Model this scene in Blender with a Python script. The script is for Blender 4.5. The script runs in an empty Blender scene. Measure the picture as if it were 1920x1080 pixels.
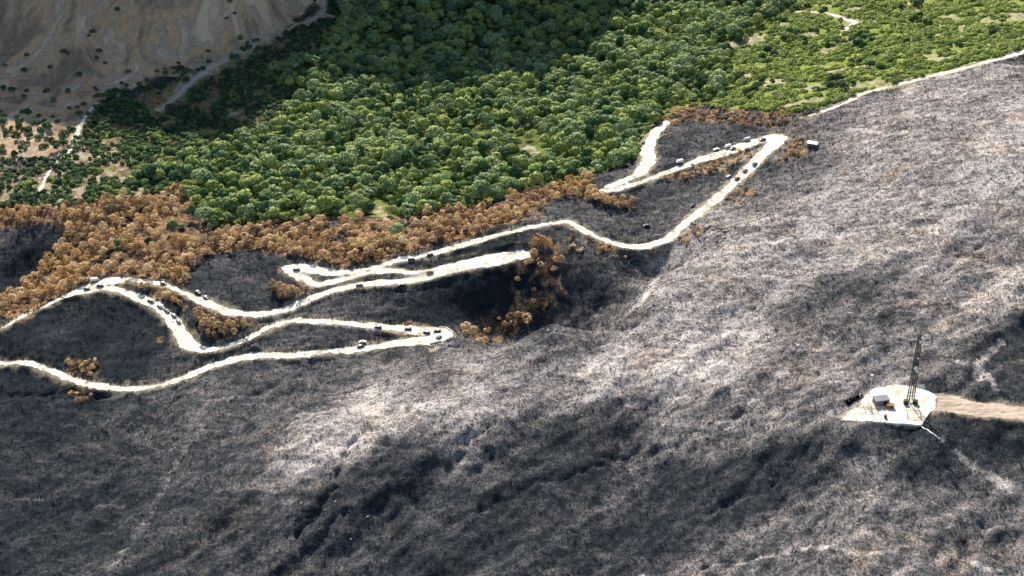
import bpy, bmesh, math, random
import numpy as np
from mathutils import Vector, Matrix
rad = math.radians
random.seed(7); RNG = np.random.default_rng(7)
scene = bpy.context.scene
COL = scene.collection

# ------------------------------------------------------------------ camera
CAMZ, PITCH, FPX = 490.0, rad(30.0), 2955.0
cam_d = bpy.data.cameras.new("camera"); cam = bpy.data.objects.new("camera", cam_d); COL.objects.link(cam)
cam.location = (0, 0, CAMZ); cam.rotation_euler = (rad(60.0), 0, 0)
cam_d.lens = 36.0 * FPX / 1920.0; cam_d.sensor_width = 36.0
cam_d.clip_start = 1.0; cam_d.clip_end = 20000.0
scene.camera = cam

# ------------------------------------------------------------------ sky and sun
SUN_AZ, SUN_EL = rad(-10.0), rad(38.0)          # azimuth from +Y, clockwise positive
world = bpy.data.worlds.new("World"); scene.world = world; world.use_nodes = True
wn = world.node_tree.nodes; wl = world.node_tree.links
sky = wn.new("ShaderNodeTexSky"); sky.sky_type = 'NISHITA'; sky.sun_disc = False
sky.sun_elevation = SUN_EL; sky.sun_rotation = SUN_AZ; sky.altitude = 600; sky.dust_density = 1.0
wn["Background"].inputs["Strength"].default_value = 0.10
wl.new(sky.outputs[0], wn["Background"].inputs["Color"])
sd = bpy.data.lights.new("sun", 'SUN'); sd.energy = 4.6; sd.angle = rad(0.5); sd.color = (1.0, 0.95, 0.87)
sun = bpy.data.objects.new("sun", sd); COL.objects.link(sun)
SDIR = Vector((math.sin(SUN_AZ)*math.cos(SUN_EL), math.cos(SUN_AZ)*math.cos(SUN_EL), math.sin(SUN_EL)))
sun.rotation_euler = SDIR.to_track_quat('Z', 'Y').to_euler(); sun.location = (0, 0, 900)
scene.view_settings.view_transform = 'Standard'; scene.view_settings.look = 'None'
scene.view_settings.exposure = 0.98; scene.view_settings.gamma = 1.0
scene.cycles.max_bounces = 5; scene.cycles.diffuse_bounces = 3; scene.cycles.use_denoising = True

# ------------------------------------------------------------------ numeric helpers
_tab = RNG.random((8, 256, 256))
def vnoise(x, y, k=0):
    x = np.asarray(x, float); y = np.asarray(y, float)
    xi = np.floor(x).astype(int); yi = np.floor(y).astype(int)
    fx = x-xi; fy = y-yi; fx = fx*fx*(3-2*fx); fy = fy*fy*(3-2*fy)
    T = _tab[k % 8]; a = xi & 255; b = yi & 255; a1 = (a+1) & 255; b1 = (b+1) & 255
    return ((T[a, b]*(1-fx)+T[a1, b]*fx)*(1-fy) + (T[a, b1]*(1-fx)+T[a1, b1]*fx)*fy)*2-1
def fbm(x, y, k=0, n=4, g=0.5):
    s = 0; A = 1
    for i in range(n):
        s = s + A*vnoise(x*2**i+17.3*i, y*2**i-9.1*i, k+i); A *= g
    return s
cp, sp = math.cos(PITCH), math.sin(PITCH)
def project(x, y, z):
    dz = z-CAMZ
    depth = y*cp - dz*sp
    depth = np.where(depth < 1, 1, depth)
    up = y*sp + dz*cp
    return 960+FPX*x/depth, 540-FPX*up/depth
def ray(u, v):
    a = (np.asarray(u, float)-960)/FPX; b = (540-np.asarray(v, float))/FPX
    return a, cp+b*sp, -sp+b*cp
def at_z(u, v, z):
    dx, dy, dz = ray(u, v); t = (z-CAMZ)/dz
    return dx*t, dy*t
def inpoly(u, v, poly):
    r = np.zeros(np.shape(u), bool); n = len(poly)
    for i in range(n):
        x1, y1 = poly[i]; x2, y2 = poly[(i+1) % n]
        if y1 == y2: continue
        c = ((y1 > v) != (y2 > v)) & (u < (x2-x1)*(v-y1)/(y2-y1)+x1)
        r ^= c
    return r

# ------------------------------------------------------------------ the shape of the land
# control points (u, v, height): photo position and height in metres
CP = """0 682 -6|80 690 -7|230 727 -8|410 680 -4|640 657 0|835 628 4|700 612 3|545 601 2|430 648 0|345 630 0|300 578 4|190 538 8
0 618 2|350 548 8|450 588 7|600 553 8|700 532 10|840 512 14|985 476 17|740 495 15|535 500 11|860 462 19|1065 415 22
1200 465 15|1300 405 23|1400 325 30|1460 258 34|1330 295 29|1270 315 27|1150 355 22|1210 300 23|1245 235 24
1530 213 44|1600 180 50|1760 140 62|1920 97 74|1480 300 40|1500 335 38|1420 380 34|1300 440 27|1230 520 25|1180 590 22
1110 640 18|1040 610 22|950 648 13|880 645 6
1700 300 60|1900 300 70|1700 440 52|1900 450 60|1500 500 42|1350 600 30|1500 650 36|1700 600 48|1640 760 47|1700 755 47|1740 770 47|1582 785 46.5|1610 745 47.5|1655 800 46|1725 805 46
1820 765 49|1920 772 51|1900 640 54|1300 700 27|1200 760 19|1120 850 8|1000 700 16|1250 850 12|850 790 18|660 825 12|560 890 3
800 900 6|500 980 -8|250 880 -17|0 1000 -22|0 800 -14|400 780 -7|600 720 0|1100 1010 0|800 1060 -6|1500 900 26|1500 1040 20|1350 1000 8
1850 900 38|1850 1050 32|1650 950 36|1200 1000 2|300 1070 -18
100 600 1|200 650 -3|450 520 8|600 630 4|750 570 6|900 540 9|1000 530 7|1130 530 9|1060 590 -4|930 600 -5|860 600 -1|1140 590 5|1180 540 10|1090 560 1|1150 400 17|1250 350 22
1320 240 30|1420 215 36
600 450 13|600 350 4|900 300 0|1100 300 12|1200 150 4|800 200 -14|1000 130 -18|700 100 -14|1200 50 -8|1400 50 18|1500 120 30
1600 50 34|1800 50 50|1920 20 58|1400 170 28|900 410 14|750 440 16|200 400 6|100 350 0|60 450 -10|40 530 -24|0 540 -22|70 480 -16|200 250 -6|400 250 -10|400 150 -6
250 330 0|0 300 0|100 220 2|540 80 0|900 40 -14|400 480 9|200 480 4"""
cps = np.array([[float(q) for q in s.split()] for l in CP.split("\n") for s in l.split("|")])
cx, cy = at_z(cps[:, 0], cps[:, 1], cps[:, 2]); cz = cps[:, 2].copy()
extra = []
def behind(u, v, z, d, zz):                     # ground hidden just over a brow
    x, y = at_z(u, v, z); extra.append((float(x), float(y)+d, zz))
behind(1180, 590, 22, 42, 5); behind(1110, 640, 18, 45, -8); behind(1040, 610, 22, 40, -12)
behind(950, 648, 13, 30, -8); behind(1230, 520, 25, 35, 4)
for x, y, z in ((-900, 400, -40), (900, 400, 50), (0, 150, -10), (0, -600, -60), (1200, 1300, 90), (-1200, 1100, -10), (0, 2200, -20), (1200, 2200, 60), (-700, 700, -20), (700, 800, 60), (0, 480, 0)):
    extra.append((x, y, z))
ex = np.array(extra)
cx = np.r_[cx, ex[:, 0]]; cy = np.r_[cy, ex[:, 1]]; cz = np.r_[cz, ex[:, 2]]
def mq(r2): return np.sqrt(r2+14.0**2)/100.0
A = mq((cx[:, None]-cx)**2+(cy[:, None]-cy)**2); A[np.diag_indices(len(cx))] -= 0.012*0+0.0
n = len(cx); P3 = np.c_[np.ones(n), cx/500, cy/500]
Mx = np.block([[A + 0*np.eye(n), P3], [P3.T, np.zeros((3, 3))]])
sol = np.linalg.lstsq(Mx, np.r_[cz, 0, 0, 0], rcond=None)[0]
def axis(a, b, st, lim0, lim1):
    m = list(np.arange(a, b+st/2, st)); d = st; lo = []; x = a
    while x > lim0: d *= 1.22; x -= d; lo.append(x)
    d = st; hi = []; x = m[-1]
    while x < lim1: d *= 1.22; x += d; hi.append(x)
    return np.array(lo[::-1]+m+hi)
ST = 1.25
XS = axis(-490, 490, ST, -7000, 7000); YS = axis(520, 1450, ST, -5000, 9000)
GX, GY = np.meshgrid(XS, YS, indexing='ij')
H = np.zeros_like(GX)
for i in range(n):
    H += sol[i]*mq((GX-cx[i])**2+(GY-cy[i])**2)
H += sol[n]+sol[n+1]*GX/500+sol[n+2]*GY/500
far = np.clip((np.hypot(GX, GY-900)-1300)/1500, 0, 1)
H = H*(1-far) + far*np.clip(H, -60, 60)
# mountain beyond the wood: it throws the shade over the top of the picture
ca, sa = math.cos(SUN_AZ), math.sin(SUN_AZ)
edge = [(-60, 232, 420, 330), (130, 238, 420, 330), (260, 262, 420, 330), (400, 262, 420, 310), (500, 235, 440, 300), (590, 165, 460, 280), (700, 158, 500, 270), (850, 180, 500, 250),
        (1000, 142, 500, 250), (1150, 78, 500, 250), (1290, 40, 500, 250), (1338, 0, 500, 250)]
er = []
for u, v, L, W in edge:
    x, y = at_z(u, v, 0.0); er.append((x*ca - y*sa, x*sa+y*ca, L, W))    # s across, r along the sun's heading
er = np.array(er); er = er[np.argsort(er[:, 0])]
S = GX*ca - GY*sa; R = GX*sa + GY*ca
Re = np.interp(S, er[:, 0], er[:, 1]); Le = np.interp(S, er[:, 0], er[:, 2]); We = np.interp(S, er[:, 0], er[:, 3])
crag = 1+0.05*vnoise(S/60, R*0+3, 2)+0.04*vnoise(S/23, R*0+1, 3)
Zc = Le*math.tan(SUN_EL)*crag
fade = np.clip(1-(S-er[-1, 0])/90, 0, 1)*np.clip(1+(S-er[0, 0]+900)/900, 0, 1)
k = (R-(Re+Le-We))/We
prof = np.where(k < 1, np.clip(k, 0, 1)**1.35, np.clip(1-(k-1)/6.0, 0, 1))
MT = Zc*prof*fade*(1+0.10*fbm(GX/90, GY/90, 4, 3)*np.clip(k, 0, 1))
gul = np.clip(k, 0, 1.2)*14*fade*(1-np.abs(vnoise(S/46+0.3*vnoise(S/30, R/60, 5), R/150, 6))*2)
H += MT + gul
# rolling relief
near = np.exp(-np.clip((GY-1450)/500, 0, 9))
AL = (GX+GY)*.7071; AC = (GY-GX)*.7071
lowr = 1/(1+np.exp(-(GX*0.35-(GY-760))/40.0))           # the open burnt slope, not the road cuttings
rdg = 1-2*np.abs(vnoise(AL/150+.25*vnoise(AL/50, AC/50, 6), AC/34+.3*vnoise(AL/60, AC/40, 4), 2))
H += near*(1.6*fbm(AL/90, AC/45, 1, 3)+lowr*(1.7*rdg+1.9*fbm(AL/60, AC/13, 3, 3)+.9*fbm(AL/16, AC/7, 5, 3)))
H += MT*0+np.clip(k*3, 0, 1)*fade*(3.5*fbm(GX/45, GY/60, 5, 4))
def bil(F, x, y):
    x = np.asarray(x, float); y = np.asarray(y, float)
    i = np.clip(np.searchsorted(XS, x)-1, 0, len(XS)-2); j = np.clip(np.searchsorted(YS, y)-1, 0, len(YS)-2)
    fx = (x-XS[i])/(XS[i+1]-XS[i]); fy = (y-YS[j])/(YS[j+1]-YS[j])
    return (F[i, j]*(1-fx)+F[i+1, j]*fx)*(1-fy)+(F[i, j+1]*(1-fx)+F[i+1, j+1]*fx)*fy
H0 = H.copy()
def ground(u, v, F=None):
    """where the sight line through photo point (u, v) meets the land"""
    F = H0 if F is None else F
    u = np.atleast_1d(np.asarray(u, float)); v = np.atleast_1d(np.asarray(v, float))
    dx, dy, dz = ray(u, v)
    ts = np.arange(380, 2600, 5.0); hit = np.full(len(u), 2600.0); prev = np.full(len(u), 1.0); done = np.zeros(len(u), bool); lt = ts[0]
    for t in ts:
        g = CAMZ+dz*t - bil(F, dx*t, dy*t)
        m = (g <= 0) & ~done
        hit[m] = lt + (t-lt)*prev[m]/(prev[m]-g[m]+1e-9); done |= m
        prev = g; lt = t
        if done.all(): break
    x, y = dx*hit, dy*hit
    return np.c_[x, y, bil(F, x, y)]
def smooth_line(pts, step=1.5):
    """photo polyline (u, v, half width) -> dense world samples x, y, half width"""
    p = np.array(pts, float); g = ground(p[:, 0], p[:, 1]); q = np.c_[g[:, :2], p[:, 2]]
    out = []
    for i in range(len(q)-1):
        p0 = q[max(i-1, 0)]; p1 = q[i]; p2 = q[i+1]; p3 = q[min(i+2, len(q)-1)]
        m = max(2, int(np.hypot(*(p2-p1)[:2])/step))
        for t in np.arange(m)/m:
            out.append(0.5*((2*p1)+(-p0+p2)*t+(2*p0-5*p1+4*p2-p3)*t*t+(-p0+3*p1-3*p2+p3)*t**3))
    out.append(q[-1]); o = np.array(out)
    o[:, 2] = np.maximum(o[:, 2], 0.3)
    return o
def window(x, y, r):
    return slice(np.searchsorted(XS, x-r), np.searchsorted(XS, x+r)+1), slice(np.searchsorted(YS, y-r), np.searchsorted(YS, y+r)+1)
ROADS = {
 'lower': [(-60,676,2.6),(0,682,2.6),(45,680,2.7),(80,690,2.8),(125,708,3.2),(170,721,3),(230,729,2.8),(290,724,2.8),(350,706,2.9),(410,682,3),(470,668,3),(560,664,3),(640,658,3),(710,650,3.4),(770,642,4.4),(812,636,5.5),(830,627,5.5),(800,622,5.5),(755,618,4),(700,612,3.6),(640,606,3.2),(590,602,3),(548,602,2.8),(510,612,2.4),(470,632,2.2),(425,650,2.6),(390,655,3),(358,650,4.4),(345,632,4.6),(325,602,4.3),(300,578,4),(270,562,3.8),(235,549,3.4),(200,540,3.6),(165,544,4.6),(145,548,3.4),(110,562,1.3),(50,590,1.1),(0,618,1.1),(-60,650,1.1)],
 'middle': [(150,546,3.5),(185,532,4.4),(215,526,4.5),(250,526,2.6),(300,533,2.4),(345,549,2.6),(380,566,4),(420,582,4),(460,589,3.6),(500,589,3.2),(550,575,3.2),(600,553,3),(650,538,3.2),(700,532,4),(760,527,4),(830,512,4),(900,497,4.2),(950,486,4.6),(985,476,4.5)],
 'upper': [(980,472,3.5),(930,481,4.2),(870,494,4.2),(810,510,3.6),(770,512,3.2),(730,507,3.6),(690,512,3),(655,521,3),(620,530,3),(590,534,3.6),(568,522,4.2),(545,505,5),(570,503,5.5),(610,509,4.5),(650,511,3.6),(700,503,3),(745,489,3.2),(800,478,3),(860,462,2.6),(920,445,2.6),(980,430,2.6),(1040,418,2.6),(1065,415,2.6),(1085,427,2.8),(1115,442,3),(1150,456,3),(1190,464,3.2),(1225,458,3.6),(1265,438,3.6),(1310,400,3.6),(1360,358,3.8),(1400,322,4.2),(1435,285,5),(1462,258,5.5),(1440,260,5),(1400,272,5),(1360,286,4),(1320,298,3.4),(1280,312,3),(1240,327,2.8),(1190,345,2.6),(1150,356,2.4),(1130,358,2)],
 'top': [(1140,352,2.2),(1175,338,3),(1205,320,4.6),(1215,298,5),(1214,280,4.4),(1222,260,4.2),(1236,243,3.2),(1250,230,2.4)],
 'crest': [(1500,222,1.0),(1530,213,1.6),(1580,195,1.8),(1620,175,2.0),(1680,160,2.0),(1760,140,2.4),(1850,117,2.6),(1920,97,2.8),(1980,78,2.8)],
 'far_track': [(604,-12,1.5),(601,28,3),(560,48,3.2),(520,60,3.2),(480,78,3),(430,105,2.8),(398,122,5),(380,138,4.5),(345,165,2.8),(300,207,1.8)],
 'footpath': [(75,358,1.0),(100,312,1.2),(135,275,1.8),(145,243,2.0),(165,212,1.0),(185,190,.8)],
 'meadow_path': [(1490,23,.7),(1530,23,.9),(1560,27,1.4),(1585,36,2.6),(1604,42,3.2),(1588,54,1.8),(1572,68,.8)],
 'mast_track': [(1700,750,9),(1740,752,8.5),(1770,757,8),(1820,764,7.2),(1870,770,6.8),(1920,776,6.6),(1990,784,6)],
}
PADP = [(1576,781),(1592,770),(1612,762),(1622,742),(1638,728),(1665,722),(1700,722),(1742,731),(1758,745),(1756,766),(1744,772),(1727,799),(1690,797),(1650,793),(1615,791),(1578,789)]
samp = {k_: smooth_line(v_) for k_, v_ in ROADS.items()}
W_ = np.zeros_like(H); Zs = np.zeros_like(H); DR = np.full_like(H, 99.0)     # DR: metres outside a road edge
for nm_, s_ in samp.items():
    z_ = bil(H0, s_[:, 0], s_[:, 1]); ker = np.ones(11)/11
    z_ = np.convolve(np.r_[np.full(5, z_[0]), z_, np.full(5, z_[-1])], ker, 'valid')
    for (x, y, hw), z in zip(s_, z_):
        I, J = window(x, y, hw+8)
        d = np.hypot(GX[I, J]-x, GY[I, J]-y)-hw
        DR[I, J] = np.minimum(DR[I, J], d)
        w = np.exp(-np.clip(d+2.0, 0, 99)**2/2.0)
        W_[I, J] += w; Zs[I, J] += w*z
        pass
# pad of the mast: one level platform
pg = ground([p[0] for p in PADP], [p[1] for p in PADP]); PADZ = float(np.median(pg[:, 2]))
pxy = [at_z(u, v, PADZ) for u, v in PADP]; pxy = [(float(a), float(b)) for a, b in pxy]
def padin(x, y): return inpoly(x, y, pxy)
I, J = window(np.mean([p[0] for p in pxy]), np.mean([p[1] for p in pxy]), 70)
pm = padin(GX[I, J], GY[I, J]).astype(float)
for _ in range(7):
    pm = np.maximum(pm, 0.25*(np.roll(pm, 1, 0)+np.roll(pm, -1, 0)+np.roll(pm, 1, 1)+np.roll(pm, -1, 1)))
DR[I, J] = np.where(pm > 0.6, -1, DR[I, J])
# fine relief of burnt ground, not on the roads
rough = (1.3*fbm(GX/21, GY/26, 2, 2)+0.75*fbm(GX/6.5, GY/8.5, 3, 3)+0.42*fbm(GX/2.6, GY/3.4, 5, 2))*np.clip(0.75+0.5*vnoise(GX/70, GY/50, 7), .4, 1.3)
H += rough*near
flat = np.clip((3.6-DR)/3.2, 0, 1); flat = flat*flat*(3-2*flat)
zt = Zs/np.maximum(W_, 1e-9)
H = np.where(W_ > 1e-4, H*(1-flat)+zt*flat, H)
H += 1.15*np.exp(-((DR-2.4)/1.0)**2)*np.clip(.55+1.1*vnoise(GX/7, GY/7, 2), 0, 1.3)*(DR < 6)
sub = H[I, J]; H[I, J] = sub*(1-np.clip(pm, 0, 1)) + PADZ*np.clip(pm, 0, 1)
# cracks and little scarps
CRACKS = [([(640,850),(636,880),(630,910),(600,950),(560,1000)],3.0),([(1000,905),(1100,880),(1190,850)],1.5),([(1180,560),(1200,590),(1170,620)],1.6),([(1690,240),(1730,248),(1760,240)],1.6),([(1650,205),(1750,190),(1850,160)],1.0),([(655,832),(668,815),(700,806),(750,804)],1.8),([(650,850),(640,900),(610,930),(575,965),(530,1010)],1.6),([(860,862),(880,830),(895,810),(935,790)],2.0),([(600,1005),(570,1040),(610,1000),(640,960)],1.6),
 ([(880,660),(900,680),(960,660)],1.3),([(460,770),(480,740),(560,705)],1.3),([(1310,810),(1400,770),(1460,745)],1.0),([(1260,980),(1350,950),(1460,900)],1.2),([(1280,1075),(1420,1045),(1460,1030)],2.0),
 ([(1780,500),(1840,460),(1900,440)],1.2),([(1550,610),(1700,560),(1790,500)],1.0),([(20,740),(120,736),(200,742)],2.0),([(1150,700),(1290,670),(1400,640)],0.8),([(900,960),(1010,900),(1100,880)],0.9),([(1120,860),(1250,840),(1400,790)],0.9)]
CR = np.zeros_like(H)
for pts, dep in CRACKS:
    s_ = smooth_line([(a, b, 1.0) for a, b in pts], 1.0)
    for q_, (x, y, hw) in enumerate(s_):
        x += 1.6*math.sin(q_*0.37); y += 1.2*math.sin(q_*0.61)
        I2, J2 = window(x, y, 5); d = np.hypot(GX[I2, J2]-x, GY[I2, J2]-y)
        CR[I2, J2] = np.maximum(CR[I2, J2], dep*np.exp(-(d/1.3)**2))
H -= CR
# ------------------------------------------------------------------ what grows or lies where
U, V = project(GX, GY, H0)
wu = 9*fbm(GX/9, GY/9, 1, 3); wv = 5*fbm(GX/9+40, GY/9, 2, 3)
GREEN = [(-200,388),(0,388),(100,388),(200,378),(260,365),(330,352),(372,404),(400,432),(470,425),(560,412),(690,405),(760,408),(860,395),(940,372),(1040,345),(1110,330),(1150,315),(1200,300),(1205,262),(1240,218),(1290,200),(1380,206),(1480,213),(1530,208),(1600,182),(1700,155),(1920,92),(2100,40),(2100,-200),(640,-200),(600,50),(560,80),(400,120),(300,165),(180,200),(150,235),(140,290),(90,340),(-200,350)]
SCORCH = [(-50,395),(100,390),(260,368),(340,357),(400,436),(560,418),(700,408),(860,398),(1040,350),(1105,332),(1135,372),(1190,380),(1180,398),(1060,368),(980,410),(900,438),(760,470),(700,494),(640,502),(590,488),(540,480),(440,468),(375,482),(350,535),(300,520),(240,518),(150,535),(80,580),(-50,640),(-50,560),(30,560),(90,480),(130,440),(100,420),(-50,425)]
PATCH = [ [(985,455),(1030,440),(1050,470),(1060,550),(1000,590),(960,640),(880,645),(868,625),(930,580),(965,520)],
          [(225,528),(330,535),(350,580),(310,600),(270,560),(230,545)], [(365,590),(420,585),(490,596),(440,630),(385,635)],
          [(1240,330),(1400,280),(1430,285),(1340,325),(1260,345)], [(1230,215),(1300,196),(1390,208),(1520,212),(1490,240),(1300,225),(1255,245)],
          [(115,672),(180,675),(190,725),(185,745),(130,740),(140,715)], [(1250,468),(1310,420),(1330,430),(1280,462)], [(1345,375),(1400,350),(1420,365),(1370,385)],
          [(560,530),(590,545),(560,575),(520,560),(500,530)], [(1480,262),(1510,262),(1500,300),(1450,305)], [(280,620),(310,625),(350,655),(330,665)], [(1070,430),(1110,445),(1160,470),(1250,470),(1200,490),(1120,480),(1060,470)], [(760,600),(780,606),(790,628),(690,636),(700,620)]]
def soft(poly, rep=3):
    o = 0
    for a in range(rep):
        o = o + inpoly(U+wu*(1+0.5*a), V+wv*(1+0.5*a), poly)
    return o/float(rep)
mG = soft(GREEN)*(H-H0 < 60); mO = soft(SCORCH)
pn = np.clip(.35+1.5*fbm(GX/4, GY/5, 6, 3), 0, 1)
for p in PATCH: mO = np.maximum(mO, soft(p)*pn)
mO = mO*np.clip(.8+.8*fbm(GX/10, GY/10, 3, 3), .15, 1)
front = (GY > 1040) | (V < 700)
far_side = inpoly(U, V, [(-3000,-5000),(5000,-5000),(5000,60),(1920,92),(1530,210),(1200,300),(1100,335),(-50,400),(-3000,400)])
mG = np.where(far_side & (U > 2000), 1.0, mG)
shl = soft([(-80,395),(100,390),(200,380),(260,367),(330,352),(430,270),(520,230),(560,170),(500,140),(600,90),(640,30),(640,-200),(605,-200),(590,20),(500,70),(400,125),(280,170),(170,205),(150,240),(140,280),(90,320),(-80,310)])
mG = mG*(1-shl*(.35+.55*np.clip(.5+fbm(GX/6, GY/7, 2, 3), 0, 1))); STONY = soft([(-80,395),(180,385),(350,350),(345,300),(200,260),(90,250),(-80,260)])*np.clip(-.1+1.2*fbm(GX/5, GY/8, 4, 3), 0, .7)
mO = np.maximum(mO, shl*.45)
BLUFF = [(-2500,-3000),(640,-3000),(600,0),(480,90),(400,108),(300,150),(200,180),(150,235),(90,240),(0,300),(-2500,500)]
mB = soft(BLUFF, 4)
mB = np.maximum(mB, np.clip((k-0.12)*4, 0, 1)*fade*(U < 560)); mB = np.maximum(mB, soft([(-500,235),(150,235),(130,280),(60,292),(-500,300)])*.9); mG = mG*(1-.8*soft([(-500,235),(150,235),(130,280),(60,290),(-500,300)]))
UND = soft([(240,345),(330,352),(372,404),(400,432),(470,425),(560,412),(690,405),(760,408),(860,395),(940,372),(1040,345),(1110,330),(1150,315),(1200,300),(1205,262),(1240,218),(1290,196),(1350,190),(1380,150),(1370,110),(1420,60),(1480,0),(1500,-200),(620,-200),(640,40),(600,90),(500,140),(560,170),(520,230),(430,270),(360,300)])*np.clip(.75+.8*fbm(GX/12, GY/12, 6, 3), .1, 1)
# bare soil: clearings and paths in the wood, pale dust by the roads
mD = np.maximum(np.clip(1-(DR-0.2)/3.0+.8*vnoise(GX/4, GY/4, 2), 0, 1)*0.6, STONY)
mD = np.maximum(mD, .75*soft([(1240,330),(1400,280),(1430,285),(1340,322),(1260,342)])*np.clip(.5+fbm(GX/4, GY/4, 3, 2), 0, 1))
mD = np.maximum(mD, .7*(mG > .8)*np.clip(2.2*fbm(GX/22, GY/16, 5, 4)-.75, 0, 1)*inpoly(U, V, [(1300,-200),(1300,180),(1500,205),(2000,90),(2000,-200)]))
VEIN = np.zeros_like(H)
def stroke(pts, amt=1.0):
    s_ = smooth_line(pts, 1.2)
    for x, y, hw in s_:
        I2, J2 = window(x, y, hw+3); d = np.hypot(GX[I2, J2]-x, GY[I2, J2]-y)+0.8*vnoise(GX[I2, J2]/3, GY[I2, J2]/3, 3)
        hw = hw*(1.5 if V[I2, J2].size and V[I2, J2].mean() < 240 and pts[0][0] < 700 else 1); T_ = VEIN if pts[0][1] > 480 and pts[0][0] != 820 else mD
        T_[I2, J2] = np.maximum(T_[I2, J2], amt*np.clip((hw+0.8-d)/1.2, 0, 1)*np.clip(.6+1.2*vnoise(GX[I2, J2]/4, GY[I2, J2]/4, 1), 0.1, 1))
for st, am in [([(1262,338,2),(1300,326,3),(1350,308,3.5),(1400,293,3),(1425,288,1.5)],1),([(1290,452,2),(1320,425,2)],.8),([(980,270,3),(992,282,5),(1008,295,3)],1),([(703,388,3),(712,398,3.5),(726,412,2)],1),([(733,258,1.5),(742,262,1.5)],.7),([(770,302,1.2),(790,306,1.2)],.6),
   ([(75,355,1.2),(100,310,1.5),(135,275,2),(145,240,2),(170,205,1)],1),([(145,240,1.2),(110,225,1.5),(95,205,1)],.8),([(600,0,1),(601,30,3),(560,48,3),(520,58,3.2),(480,78,3),(430,105,2.6),(400,120,4),(380,135,4),(345,165,3),(300,205,2)],.95),([(630,30,3),(600,35,5),(575,45,5)],.9),
   ([(215,270,2),(220,290,1.6),(210,305,1.2)],.8),([(420,212,4),(450,216,4),(480,208,3)],.6),([(280,315,2),(310,322,1.4),(335,318,2)],.8),([(190,345,2),(215,342,2)],.9),([(60,360,2),(90,350,3),(75,335,2)],.8),([(330,330,1.5),(260,340,1.5)],.6),
   ([(1560,28,1.2),(1585,35,3),(1605,40,3),(1588,52,2),(1572,66,1.2)],1),([(1560,26,1.2),(1530,22,1),(1490,22,.8)],.7),([(1680,0,1.4),(1700,4,1.8),(1698,18,1)],1),([(1440,152,1.5),(1480,156,3.5),(1510,156,3)],.95),([(1440,168,1.5),(1470,165,1.4)],.6),([(1295,122,2),(1310,132,1.5),(1325,142,1)],.9),([(1590,170,2),(1605,160,2.6),(1625,165,2.6)],.8),
   ([(1700,100,2),(1760,105,2),(1790,112,2)],.45),([(1720,60,2),(1760,50,3)],.35),([(1850,80,2),(1920,55,2)],.35),([(1766,828,.8),(1785,842,1.2),(1800,858,1.2),(1840,880,1.8),(1880,905,2.6),(1960,948,2.6)],1),
   ([(1500,1030,.8),(1620,1038,1),(1720,1040,.8)],.9),([(1790,1045,.7),(1860,1065,.9),(1925,1075,.8)],.8),([(1200,1078,.8),(1280,1070,.9),(1400,1050,1.1),(1480,1035,.8)],.9),([(205,1079,1.4),(245,1020,2),(275,980,2.2),(300,930,1.6),(330,870,1.2),(380,800,.8)],.4),([(30,936,.8),(150,932,.9)],.3),([(180,950,.8),(230,950,.9)],.35),([(1640,860,.8),(1600,890,1),(1540,930,.7)],.5),([(1880,640,1.2),(1830,690,1.8),(1850,715,1.6)],.9),([(1790,680,1.2),(1840,700,1.4),(1870,730,1.2)],.8),([(1180,585,2),(1215,545,2.5),(1240,505,2)],.8),([(560,880,3),(620,855,3),(700,810,3),(740,800,2)],.45),([(900,790,1),(870,840,1.2)],.6),
   ([(1240,225,2.5),(1215,245,2),(1205,262,1.5)],.7),([(820,650,2.5),(835,645,2.5),(810,655,2)],.9),([(1335,415,1.4),(1352,425,1.4)],.6)]:
    stroke(st, am)
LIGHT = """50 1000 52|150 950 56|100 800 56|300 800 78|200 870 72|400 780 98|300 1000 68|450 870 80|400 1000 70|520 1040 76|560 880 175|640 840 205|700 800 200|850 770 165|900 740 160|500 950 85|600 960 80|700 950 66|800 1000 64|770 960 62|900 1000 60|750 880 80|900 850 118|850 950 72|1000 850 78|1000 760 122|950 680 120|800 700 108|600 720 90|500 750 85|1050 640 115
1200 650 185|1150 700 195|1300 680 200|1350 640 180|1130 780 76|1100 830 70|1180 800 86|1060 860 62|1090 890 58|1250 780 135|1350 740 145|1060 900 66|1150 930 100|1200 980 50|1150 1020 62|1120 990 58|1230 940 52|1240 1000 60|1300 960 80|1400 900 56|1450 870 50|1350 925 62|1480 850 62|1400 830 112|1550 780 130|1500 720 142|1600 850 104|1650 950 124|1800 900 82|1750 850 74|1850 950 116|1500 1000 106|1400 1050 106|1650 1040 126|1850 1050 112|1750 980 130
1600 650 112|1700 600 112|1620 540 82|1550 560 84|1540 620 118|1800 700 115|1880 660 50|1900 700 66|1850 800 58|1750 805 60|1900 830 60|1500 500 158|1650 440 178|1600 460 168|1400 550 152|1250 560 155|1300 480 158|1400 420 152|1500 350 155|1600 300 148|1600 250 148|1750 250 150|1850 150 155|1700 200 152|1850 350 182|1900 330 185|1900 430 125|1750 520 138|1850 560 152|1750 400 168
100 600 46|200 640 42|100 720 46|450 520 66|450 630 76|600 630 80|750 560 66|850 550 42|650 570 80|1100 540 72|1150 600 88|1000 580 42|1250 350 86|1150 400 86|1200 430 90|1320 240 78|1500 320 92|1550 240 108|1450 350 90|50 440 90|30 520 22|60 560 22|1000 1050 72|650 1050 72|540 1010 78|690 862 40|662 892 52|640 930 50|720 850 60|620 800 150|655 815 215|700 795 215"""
lp = np.array([[float(q) for q in s.split()] for l in LIGHT.split("\n") for s in l.split("|")])  # target brightness of the slope: pale ash, char and soft shadow swaths alike
ASH_SHADE = np.zeros_like(H); WS = np.full_like(H, 1e-9)
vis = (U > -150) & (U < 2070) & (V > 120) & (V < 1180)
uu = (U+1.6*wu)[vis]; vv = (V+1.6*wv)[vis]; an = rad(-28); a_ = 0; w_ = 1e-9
t1 = math.cos(an); t2 = math.sin(an)
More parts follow.
